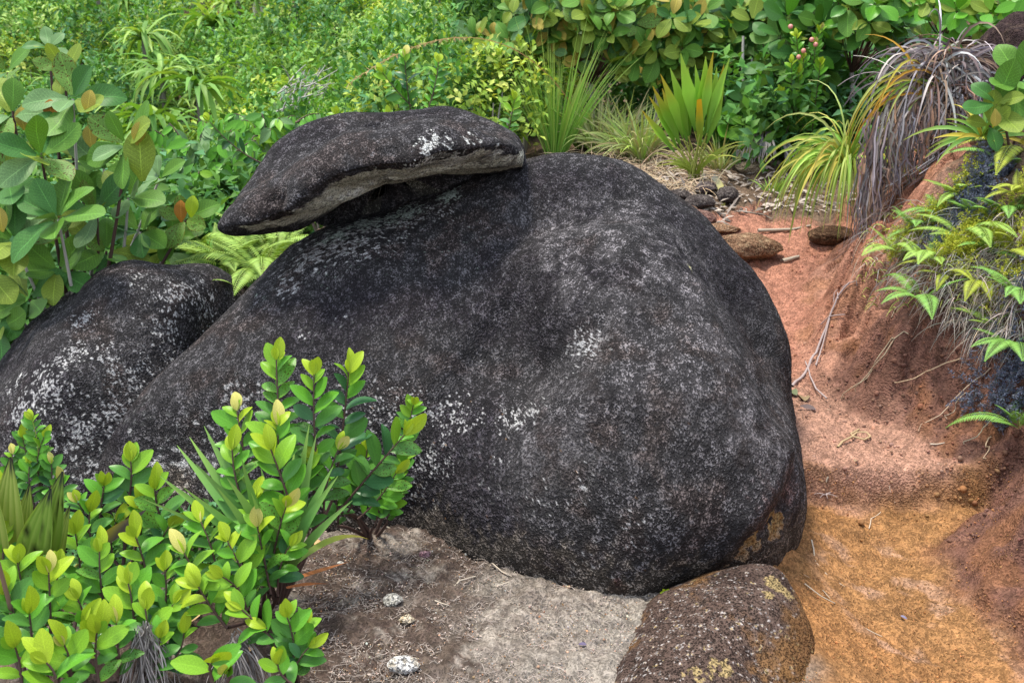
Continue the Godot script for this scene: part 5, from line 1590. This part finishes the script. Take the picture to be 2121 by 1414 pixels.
# ------------------------------------------------------------------ stones, twigs, roots, litter
func stone(label: String, px: float, py: float, zd: float, size: Vector3, c: Color, speck: Color, sd: int, called := "stone", sink := 0.22, group := "", ground := true) -> void:
	# an angular stone: a ball cut by a few planes; px, py: its middle
	var at := PT(px, py) if ground else P(px, py, zd)
	var pos := PackedVector3Array()
	var nor := PackedVector3Array()
	var col := PackedColorArray()
	var idx := PackedInt32Array()
	var r := RandomNumberGenerator.new()
	r.seed = sd
	var cuts := []
	for i in 9: cuts.append([Vector3(r.randf_range(-1, 1), r.randf_range(-1, 1), r.randf_range(-1, 1)).normalized(), r.randf_range(0.62, 0.92) if called != "rock" else r.randf_range(0.80, 0.97)])
	var n := 22
	for face in 6:
		var w := n + 3
		var g := PackedVector3Array(); g.resize(w * w)
		for j in w:
			for i in w:
				var d := cube_dir(face, -1.0 + 2.0 * (i - 1) / n, -1.0 + 2.0 * (j - 1) / n)
				var k := 1.0
				for q in cuts:
					var dt: float = d.dot(q[0])
					if dt * k > q[1]: k = q[1] / dt
				k *= 1.0 + 0.06 * N2.get_noise_3d(d.x * 1.2 + sd, d.y * 1.2, d.z * 1.2) + 0.02 * N3.get_noise_3d(d.x * 0.3 + sd, d.y * 0.3, d.z * 0.3)
				g[j * w + i] = d * k * size
		var first := pos.size()
		for j in n + 1:
			for i in n + 1:
				var k := (j + 1) * w + i + 1
				pos.append(g[k])
				nor.append((g[k + 1] - g[k - 1]).cross(g[k + w] - g[k - w]).normalized())
				var f := N3.get_noise_3d(g[k].x * 2.0 + sd, g[k].y * 2.0, g[k].z * 2.0) + 0.6 * N2.get_noise_3d(g[k].x * 8.0, g[k].y * 8.0, g[k].z * 8.0 + sd)
				col.append(c.lerp(speck, ss(0.0, 0.6, f)))
		for j in n:
			for i in n:
				var k := first + j * (n + 1) + i
				idx.append_array([k, k + n + 1, k + 1, k + 1, k + n + 1, k + n + 2])
	var o := solo(called, arrays_mesh(pos, nor, col, idx), M.stone, label, "stone", group)
	o.position = at + Vector3(0, size.y * (1.0 - 2.0 * sink) if ground else 0.0, 0)

func stones() -> void:
	var white := Color(0.54, 0.51, 0.46)
	var tan_ := Color(0.45, 0.30, 0.14)
	stone("white angular stone lying in the brown soil, upper of the pair", 815, 1250, 0, Vector3(0.030, 0.018, 0.026), white, Color(0.45, 0.42, 0.36), 4)
	stone("tan-spotted pale stone just below the upper white stone", 843, 1288, 0, Vector3(0.023, 0.015, 0.018), Color(0.62, 0.52, 0.38), tan_, 9)
	stone("largest white stone, alone in the soil near the half-buried rock", 836, 1385, 0, Vector3(0.042, 0.022, 0.024), Color(0.60, 0.58, 0.55), Color(0.5, 0.44, 0.36), 12)
	stone("purple-brown seed pod on the soil before the boulder", 880, 1152, 0, Vector3(0.019, 0.013, 0.014), Color(0.24, 0.13, 0.15), Color(0.36, 0.22, 0.24), 21, "seed_pod")
	stone("small brown pebble left of the seed pod", 760, 1163, 0, Vector3(0.012, 0.007, 0.009), Color(0.30, 0.19, 0.12), Color(0.2, 0.12, 0.08), 22, "pebble")
	stone("small ochre pebble between soil and sand", 963, 1240, 0, Vector3(0.009, 0.006, 0.008), Color(0.52, 0.30, 0.10), Color(0.35, 0.2, 0.1), 23, "pebble")
	stone("small white pebble by the shrub's root", 706, 1168, 0, Vector3(0.012, 0.006, 0.007), white, white * 0.8, 24, "pebble")
	stone("orange pebble under the bushy shrub", 572, 1290, 0, Vector3(0.010, 0.008, 0.008), Color(0.45, 0.24, 0.12), Color(0.3, 0.16, 0.1), 25, "pebble")
	# rocks up the path behind the boulder
	var br := Color(0.24, 0.14, 0.085)
	stone("brown rounded rock emerging behind the boulder on the path", 1540, 530, 0, Vector3(0.22, 0.085, 0.12), br, Color(0.40, 0.28, 0.17), 31, "rock", 0.22)
	stone("low flat brown slab behind the rounded rock", 1475, 478, 0, Vector3(0.17, 0.03, 0.10), Color(0.30, 0.17, 0.10), Color(0.44, 0.30, 0.2), 33, "rock", 0.22)
	stone("reddish hump of rock below the dark stones", 1445, 466, 0, Vector3(0.11, 0.06, 0.10), Color(0.22, 0.12, 0.10), Color(0.32, 0.2, 0.16), 34, "rock", 0.22)
	var dk := Color(0.085, 0.07, 0.066)
	var ds := Color(0.20, 0.17, 0.155)
	stone("dark stone with a rounded right end, at the palm's foot", 1506, 414, 0, Vector3(0.075, 0.055, 0.08), dk, ds, 41, "rock", 0.22)
	stone("dark squat stone right under the young palm", 1462, 396, 0, Vector3(0.075, 0.04, 0.08), Color(0.11, 0.085, 0.085), ds, 42, "rock", 0.22)
	stone("dark block stone below the squat one", 1450, 428, 0, Vector3(0.10, 0.05, 0.08), dk, ds, 43, "rock", 0.22)
	stone("dark flat stone touching the boulder's right shoulder", 1402, 412, 0, Vector3(0.09, 0.04, 0.08), dk, ds, 44, "rock", 0.22)
	stone("brown stone wedged under the dark block", 1420, 446, 0, Vector3(0.08, 0.045, 0.08), Color(0.2, 0.12, 0.08), ds, 45, "rock", 0.22)
	stone("smooth pale tan stone among dry leaves by the path", 1553, 354, 0, Vector3(0.10, 0.05, 0.08), Color(0.40, 0.32, 0.22), Color(0.5, 0.42, 0.32), 46, "rock", 0.22)
	stone("dark brown rock lodged in the bank below the sedge", 1722, 500, 0, Vector3(0.14, 0.06, 0.10), Color(0.10, 0.055, 0.035), Color(0.2, 0.12, 0.07), 47, "rock", 0.22)
	stone("big dark rock at the top of the bank beside the dead clump", 2112, 215, 0, Vector3(0.30, 0.30, 0.28), Color(0.045, 0.03, 0.028), Color(0.09, 0.06, 0.05), 48, "rock", 0.22)

func ground_line(pts: Array, r0: float, r1: float, lift: float, wob: float) -> PackedVector3Array:
	var out := PackedVector3Array()
	for k in pts.size() - 1:
		var a := PT(pts[k][0], pts[k][1])
		var b := PT(pts[k + 1][0], pts[k + 1][1])
		var n := maxi(2, int(a.distance_to(b) / 0.03))
		for i in n:
			var q := a.lerp(b, float(i) / n) + Vector3(rng.randf_range(-wob, wob), 0, rng.randf_range(-wob, wob))
			q.y = hgt(q.x, q.z) + lift
			out.append(q)
	var e := PT(pts[-1][0], pts[-1][1])
	e.y += lift
	out.append(e)
	return out

func twigs() -> void:
	# the long forked dead twig on the path
	var wood := plain(Color(0.34, 0.27, 0.26), 0.8)
	var root := PT(1640, 805)
	var s := thing("dead_twig", "long forked grey twig lying along the path beside the boulder", "twig", root)
	var w := Transform3D(Basis(), -root)
	part("stem", tube(ground_line([[1640, 805], [1690, 735], [1715, 670], [1735, 620], [1760, 590]], 0, 0, 0.012, 0.002), 0.0075, 0.004, 5), wood, s, w)
	part("fork", tube(ground_line([[1690, 765], [1700, 735], [1718, 668]], 0, 0, 0.02, 0.001), 0.004, 0.003, 5), wood, s, w)
	part("fork", tube(ground_line([[1712, 832], [1690, 812], [1676, 775], [1668, 755]], 0, 0, 0.016, 0.001), 0.0045, 0.003, 5), wood, s, w)
	part("twig", tube(ground_line([[1700, 680], [1725, 662], [1750, 660]], 0, 0, 0.02, 0.001), 0.0035, 0.002, 4), wood, s, w)
	part("twig", tube(ground_line([[1735, 625], [1728, 612], [1735, 605]], 0, 0, 0.014, 0.001), 0.003, 0.002, 4), wood, s, w)
	part("twig", tube(ground_line([[1745, 600], [1770, 588], [1775, 598]], 0, 0, 0.014, 0.001), 0.003, 0.002, 4), wood, s, w)
	var tan_w := plain(Color(0.40, 0.29, 0.16), 0.8)
	solo("curled_vine", tube(ground_line([[1735, 930], [1745, 918], [1765, 908], [1775, 899], [1795, 899], [1803, 908], [1790, 914], [1768, 908], [1762, 902], [1780, 892]], 0, 0, 0.008, 0.001), 0.005, 0.0035, 5), tan_w, "curled piece of tan vine on the pink path", "vine")
	for a in [[[[1682, 1120], [1690, 1165], [1712, 1190], [1750, 1216]], 0.0028, 0.5, "pale root at the path edge beside the half-buried rock"], [[[1668, 1210], [1700, 1235], [1730, 1250]], 0.0022, 0.42, "pale rootlet right of the half-buried rock, lower"], [[[1664, 1190], [1690, 1205], [1720, 1240]], 0.0018, 0.42, "thin rootlet right of the half-buried rock, upper"], [[[1800, 1095], [1805, 1075], [1830, 1055], [1855, 1040]], 0.002, 0.5, "pale thread of root in the ochre hollow"], [[[1842, 1005], [1845, 1020]], 0.0022, 0.5, "tiny pale twig in the ochre hollow"], [[[1715, 985], [1712, 1000]], 0.004, 0.3, "short grey twig at the hollow's upper rim"],
			[[[1000, 1150], [1040, 1185], [1080, 1205]], 0.0028, 0.42, "pale root running along the boulder's foot"], [[[935, 1225], [950, 1205], [985, 1195]], 0.004, 0.36, "thick bent root in the soil before the boulder"], [[[800, 1190], [785, 1170], [775, 1165]], 0.003, 0.33, "grey root by the seed pod"], [[[1030, 1215], [1060, 1205]], 0.0035, 0.38, "short stout root in the sandy soil"], [[[900, 1245], [930, 1255]], 0.003, 0.38, "short bent root below the thick one"], [[[770, 1080], [800, 1092], [828, 1110]], 0.005, 0.3, "knotted root at the leaning shrub's foot"], [[[1790, 1300], [1830, 1320]], 0.002, 0.4, "thin dark thread low on the path"], [[[1925, 921], [1958, 918]], 0.004, 0.5, "flat sliver of wood on the upper path"], [[[1570, 480], [1640, 478], [1680, 470]], 0.012, 0.35, "root bridging the path like a step"], [[[1620, 545], [1655, 535]], 0.016, 0.4, "pale root at the end of the rounded rock"], [[[1540, 440], [1580, 445], [1600, 455]], 0.006, 0.2, "dark root on the litter beside the dark stones"]]:
		solo("root", tube(ground_line(a[0], 0, 0, a[1] * 0.7, 0.002), a[1], a[1] * 0.6, 5), plain(Color(a[2], a[2] * 0.84, a[2] * 0.66), 0.85), a[3], "root")
	# spidery dry twig cluster at the boulder's right foot
	var c := PT(1710, 1028)
	var t := thing("dry_sprig", "spidery grey dry sprig at the boulder's right foot", "twig", c)
	for i in 14:
		var g := rng.randf() * TAU
		part("twig", tube(curve(Vector3(0, 0.006, 0), Vector3(cos(g) * 0.05, 0.008, sin(g) * 0.03), Vector3(0, 0.012, 0), 5), 0.0022, 0.001, 4), wood, t)
	# fallen leaves
	for a in [[1650, 818, 0.11, Color(0.10, 0.12, 0.05), "dark folded dead leaf wedged behind the boulder"], [1668, 830, 0.10, Color(0.20, 0.14, 0.07), "brown dead leaf wedged behind the boulder"], [1690, 848, 0.09, Color(0.08, 0.05, 0.05), "blackened leaf strip on the path by the boulder"], [1770, 955, 0.03, Color(0.3, 0.2, 0.12), "small brown leaf scrap on the rim of the hollow"], [1866, 1275, 0.02, Color(0.16, 0.15, 0.24), "bluish leaf scrap low on the path"], [640, 1120, 0.05, Color(0.55, 0.32, 0.14), "tan dead leaf under the sword leaves"], [530, 1340, 0.03, Color(0.55, 0.33, 0.16), "tan leaf scrap by the dry root tuft"], [1040, 1247, 0.016, Color(0.40, 0.04, 0.03), "tiny dark red leaf scrap on the sandy soil"], [1215, 1335, 0.022, Color(0.08, 0.06, 0.12), "tiny violet-black scrap on the pale sand"], [380, 1295, 0.05, Color(0.45, 0.30, 0.12), "yellow-brown dead leaf below the bushy shrub"]]:
		var p := PT(a[0], a[1], 0.008)
		var o := solo("fallen_leaf", LM.oval[3], plain(a[3], 0.7), a[4], "leaf")
		o.transform = leaf_xf(p, Vector3(rng.randf_range(-1, 1), 0.12, rng.randf_range(-1, 1)), Vector3(0, 1, 0.3), a[2] / 0.08)
	# tufts of dry grey roots among the shrubs
	for a in [[300, 1330, 1.92, "larger grey tuft of dry roots below the dense shrub"], [492, 1350, 1.94, "smaller grey tuft of dry roots beside the bushy shrub"]]:
		var b := Bag.new()
		var top := P(a[0], a[1] - 25, a[2])
		var base := Vector3(top.x, hgt(top.x, top.z), top.z)
		for i in 110:
			var e := base + Vector3(rng.randf_range(-0.07, 0.07), 0.0, rng.randf_range(-0.02, 0.08))
			var gc := rng.randf_range(0.12, 0.42)
			strap(b, curve(top + rv(0.02) - base, e - base, rv(0.05), 7), rv(), 0.003, 0.003, 0.001, 0.3, Color(gc, gc * 0.92, gc * 0.85), Color(gc, gc * 0.9, gc * 0.85), Color(gc * 0.7, gc * 0.6, gc * 0.5))
		var o := solo("dry_root_tuft", bag_mesh(b), M.dry, a[3], "root tuft")
		o.position = base

func litter() -> void:
	# fine rootlets matted over the brown soil
	var b := Bag.new()
	for i in 3000:
		var px := rng.randf_range(560, 1300)
		var py := rng.randf_range(1080, 1425)
		var p := PT(px, py, 0.003)
		if p.y < -0.2 or p.z < -2.9: continue
		var d := Vector3(rng.randf_range(-1, 1), rng.randf_range(-0.05, 0.28), rng.randf_range(-1, 1))
		var ln := rng.randf_range(0.012, 0.05) * (1.6 if rng.randf() < 0.12 else 1.0)
		var path := PackedVector3Array([p])
		var q := p
		for k in 5:
			q += d.normalized() * ln / 5.0
			q.y = maxf(q.y, hgt(q.x, q.z) + 0.002)
			path.append(q)
			d = d + Vector3(rng.randf_range(-0.6, 0.6), rng.randf_range(-0.3, 0.1), rng.randf_range(-0.6, 0.6))
		var v := rng.randf_range(0.10, 0.34) + (0.16 if rng.randf() < 0.1 else 0.0)
		var c := Color(v, v * 0.84, v * 0.74)
		strap(b, path, Vector3(0, 1, 0.4), 0.0011, 0.0013, 0.0006, 0.4, c, c, c * 0.8)
	for i in 1500:
		var p := PT(rng.randf_range(560, 1320), rng.randf_range(1085, 1425), 0.003)
		var v := rng.randf_range(0.06, 0.42)
		leafy(b, p, Vector3(rng.randf_range(-1, 1), rng.randf_range(-0.1, 0.3), rng.randf_range(-1, 1)), Vector3(0, 1, 0.4), rng.randf_range(0.004, 0.014), rng.randf_range(0.002, 0.006), Color(v, v * 0.8, v * 0.68))
	var o := solo("rootlet_mat", bag_mesh(b), M.dry, "mat of fine pale rootlets over the brown soil before the boulder", "rootlets")
	o.set_meta("kind", "stuff")
	# leaf and twig litter higher up the path
	var l := Bag.new()
	for i in 900:
		var px := rng.randf_range(1360, 1780)
		var py := rng.randf_range(320, 470)
		if py > 440 and px > 1520: continue
		var p := PT(px, py, 0.006)
		var v := rng.randf_range(0.10, 0.5)
		leafy(l, p, Vector3(rng.randf_range(-1, 1), rng.randf_range(-0.1, 0.4), rng.randf_range(-1, 1)), Vector3(0, 1, 0.5), rng.randf_range(0.03, 0.11), rng.randf_range(0.006, 0.03), Color(v, v * 0.84, v * 0.72))
	for i in 420:
		var p := PT(rng.randf_range(1180, 1480), rng.randf_range(318, 400), 0.01)
		strap(l, arch(p, Vector3(rng.randf_range(-1, 1), 0.3, rng.randf_range(-0.5, 1)), rng.randf_range(0.1, 0.35), 1.2, 5), Vector3(0, 1, 0.6), 0.006, 0.005, 0.001, 0.3, Color(0.3, 0.22, 0.14), vary(Color(0.42, 0.32, 0.22), 0.3), Color(0.4, 0.3, 0.2))
	o = solo("leaf_litter", bag_mesh(l), M.dry, "dry leaves and straw littering the ground round the young palm", "leaf litter")
	o.set_meta("kind", "stuff")
	# grey dead palm leaves in the shade by the path
	for a in [[1575, 275, 1560, 335, "grey dead palm leaf drooping behind the tan stone"], [1590, 270, 1600, 330, "grey dead leaf hanging in the shade right of the tan stone"], [1560, 265, 1540, 325, "grey dead leaf hanging in the shade left of the tan stone"], [1625, 290, 1650, 340, "grey dead leaf lying by the sedge"]]:
		var g := Bag.new()
		for i in 12:
			strap(g, curve(P(a[0] + rng.randf_range(-6, 6), a[1], 6.6), P(a[2] + rng.randf_range(-22, 22), a[3] + rng.randf_range(-10, 6), 6.4), rv(0.03), 6), Vector3(0.3, 0.3, 1), 0.008, 0.016, 0.004, 0.5, Color(0.2, 0.18, 0.17), vary(Color(0.40, 0.37, 0.36), 0.25), Color(0.3, 0.27, 0.25))
		solo("dead_palm_leaf", bag_mesh(g), M.dry, a[4], "dead leaf")
	# clods of earth that have fallen from the bank
	var lump := SphereMesh.new()
	lump.radius = 1.0; lump.height = 1.5; lump.radial_segments = 7; lump.rings = 4
	var cm := MultiMesh.new()
	cm.transform_format = MultiMesh.TRANSFORM_3D
	cm.use_colors = true
	cm.mesh = lump
	var cp := []
	for i in 1500:
		var p := PT(rng.randf_range(1640, 2121), rng.randf_range(480, 1120), 0.0)
		var s := p.x - lut(FOOT_X, -p.z)
		if absf(s) < 0.16 or rng.randf() < 0.3: cp.append(p)
	cm.instance_count = cp.size()
	for i in cp.size():
		var k := rng.randf_range(0.002, 0.007) * (1.9 if rng.randf() < 0.08 else 1.0)
		cm.set_instance_transform(i, Transform3D(Basis.from_euler(rv(3.0)).scaled(Vector3(k * rng.randf_range(0.7, 1.4), k, k * rng.randf_range(0.7, 1.3))), cp[i]))
		cm.set_instance_color(i, vary(soil(cp[i].x, cp[i].y, cp[i].z, 1.0) * 0.75, 0.25))
	var ci := MultiMeshInstance3D.new()
	ci.name = "clods"
	ci.multimesh = cm
	ci.material_override = M.dry
	add_child(ci)
	tag(ci, "crumbled red-brown clods fallen along the foot of the bank", "clods", "", "stuff")
	# grit: crumbs of stone and earth
	var grain := SphereMesh.new()
	grain.radius = 1.0; grain.height = 1.5; grain.radial_segments = 6; grain.rings = 3
	var mm := MultiMesh.new()
	mm.transform_format = MultiMesh.TRANSFORM_3D
	mm.use_colors = true
	mm.mesh = grain
	var at := []
	for i in 9000:
		var px := rng.randf_range(620, 2110)
		var py := rng.randf_range(960, 1430)
		if px < 1250 and py < 1090: continue
		if px < 1660 and px > 1000 and py < 1180: continue
		at.append(PT(px, py, 0.001))
	mm.instance_count = at.size()
	for i in at.size():
		var k := rng.randf_range(0.0008, 0.0024) * (2.0 if rng.randf() < 0.05 else 1.0)
		mm.set_instance_transform(i, Transform3D(Basis.from_euler(rv(3.0)).scaled(Vector3.ONE * k), at[i]))
		var sandy: float = ss(0.75, 0.35, at[i].x)
		var c := Color(0.36, 0.18, 0.075).lerp(Color(0.52, 0.46, 0.40), sandy * rng.randf())
		mm.set_instance_color(i, vary(c, 0.4))
	var mi := MultiMeshInstance3D.new()
	mi.name = "grit"
	mi.multimesh = mm
	mi.material_override = M.dry
	add_child(mi)
	tag(mi, "loose grit and crumbs of earth on the path and soil", "grit", "", "stuff")

# ------------------------------------------------------------------ the scene
func _ready() -> void:
	rng.seed = 7
	for a in [[N1, 0.45, 11, 2], [N2, 1.6, 23, 2], [N3, 26.0, 37, 2], [N4, 85.0, 51, 1]]:
		a[0].noise_type = FastNoiseLite.TYPE_SIMPLEX
		a[0].frequency = a[1]
		a[0].seed = a[2]
		a[0].fractal_type = FastNoiseLite.FRACTAL_FBM if a[3] > 1 else FastNoiseLite.FRACTAL_NONE
		a[0].fractal_octaves = a[3]

	var cam := Camera3D.new()
	cam.name = "camera"
	cam.fov = rad_to_deg(2.0 * atan(707.0 / FOCAL))
	cam.position = Vector3(0, EYE_H, 0)
	cam.rotation = Vector3(-PITCH, 0, 0)
	var lens := CameraAttributesPhysical.new()
	lens.frustum_focal_length = 12.0 * FOCAL / 707.0
	lens.exposure_aperture = 8.0
	lens.frustum_focus_distance = 3.0
	cam.attributes = lens
	cam.near = 0.05
	cam.far = 600.0
	add_child(cam)
	cam.current = true

	var env := Environment.new()
	env.background_mode = Environment.BG_SKY
	var sky := Sky.new()
	var sm := ProceduralSkyMaterial.new()
	sm.sky_top_color = Color(0.66, 0.70, 0.76)
	sm.sky_horizon_color = Color(0.74, 0.76, 0.79)
	sm.ground_bottom_color = Color(0.25, 0.25, 0.2)
	sm.ground_horizon_color = Color(0.5, 0.52, 0.45)
	sm.sun_angle_max = 1.0
	sky.sky_material = sm
	env.sky = sky
	env.tonemap_mode = Environment.TONE_MAPPER_LINEAR
	env.tonemap_exposure = 3.6
	env.sdfgi_enabled = true
	env.ssao_enabled = true
	env.ssil_enabled = true
	var we := WorldEnvironment.new()
	we.name = "environment"
	we.environment = env
	add_child(we)

	var sun := DirectionalLight3D.new()
	sun.name = "sun"
	sun.light_color = Color(1.0, 0.97, 0.91)
	sun.light_energy = 0.5
	sun.light_angular_distance = 12.0
	sun.shadow_enabled = true
	add_child(sun)
	sun.look_at_from_position(Vector3(-1.0, 4.0, -0.5), Vector3.ZERO, Vector3.UP)

	var T := make_textures()
	M.granite = triplanar(T.rock, T.bump, 0.85, 0.9, 0.85)
	M.crust = triplanar(T.crust, T.bump, 0.85, 0.9, 0.95)
	M.soil = triplanar(T.grain, T.bump, 0.7, 0.6, 0.9)
	var t0 := Time.get_ticks_msec()
	build_ground()
	print("ground ", Time.get_ticks_msec() - t0)
	boulders()
	print("rocks ", Time.get_ticks_msec() - t0)
	make_leaves()
	make_fronds()
	M.stone = M.crust
	stones()
	low_shrubs()
	big_leaf_shrub()
	droop_shrub("shrub with hanging pointed leaves filling the gap left of the slab", [430, 430, 5.3], [[320, 270, 5.2], [350, 255, 5.4], [390, 290, 5.1], [420, 250, 5.5], [450, 300, 5.1], [480, 270, 5.4], [500, 310, 5.2], [370, 340, 5.0], [410, 360, 4.9], [450, 370, 5.0], [340, 310, 5.2], [530, 290, 5.5], [470, 340, 5.0], [310, 330, 5.2], [390, 400, 5.0], [440, 420, 5.0], [350, 380, 5.1]])
	droop_shrub("lighter shrub with hanging pointed leaves behind the slab's left shoulder", [560, 330, 6.2], [[500, 250, 6.2], [540, 235, 6.3], [580, 245, 6.2], [610, 240, 6.4], [640, 250, 6.5], [560, 270, 6.0], [520, 290, 6.0], [660, 235, 6.6], [480, 235, 6.4]])
	round_shrubs()
	saplings()
	sword_plants()
	young_palm()
	grasses()
	dead_clump()
	bank_plants()
	valley_ferns()
	print("plants ", Time.get_ticks_msec() - t0)
	hillside()
	print("hill ", Time.get_ticks_msec() - t0)
	twigs()
	litter()
	print("done ", Time.get_ticks_msec() - t0)
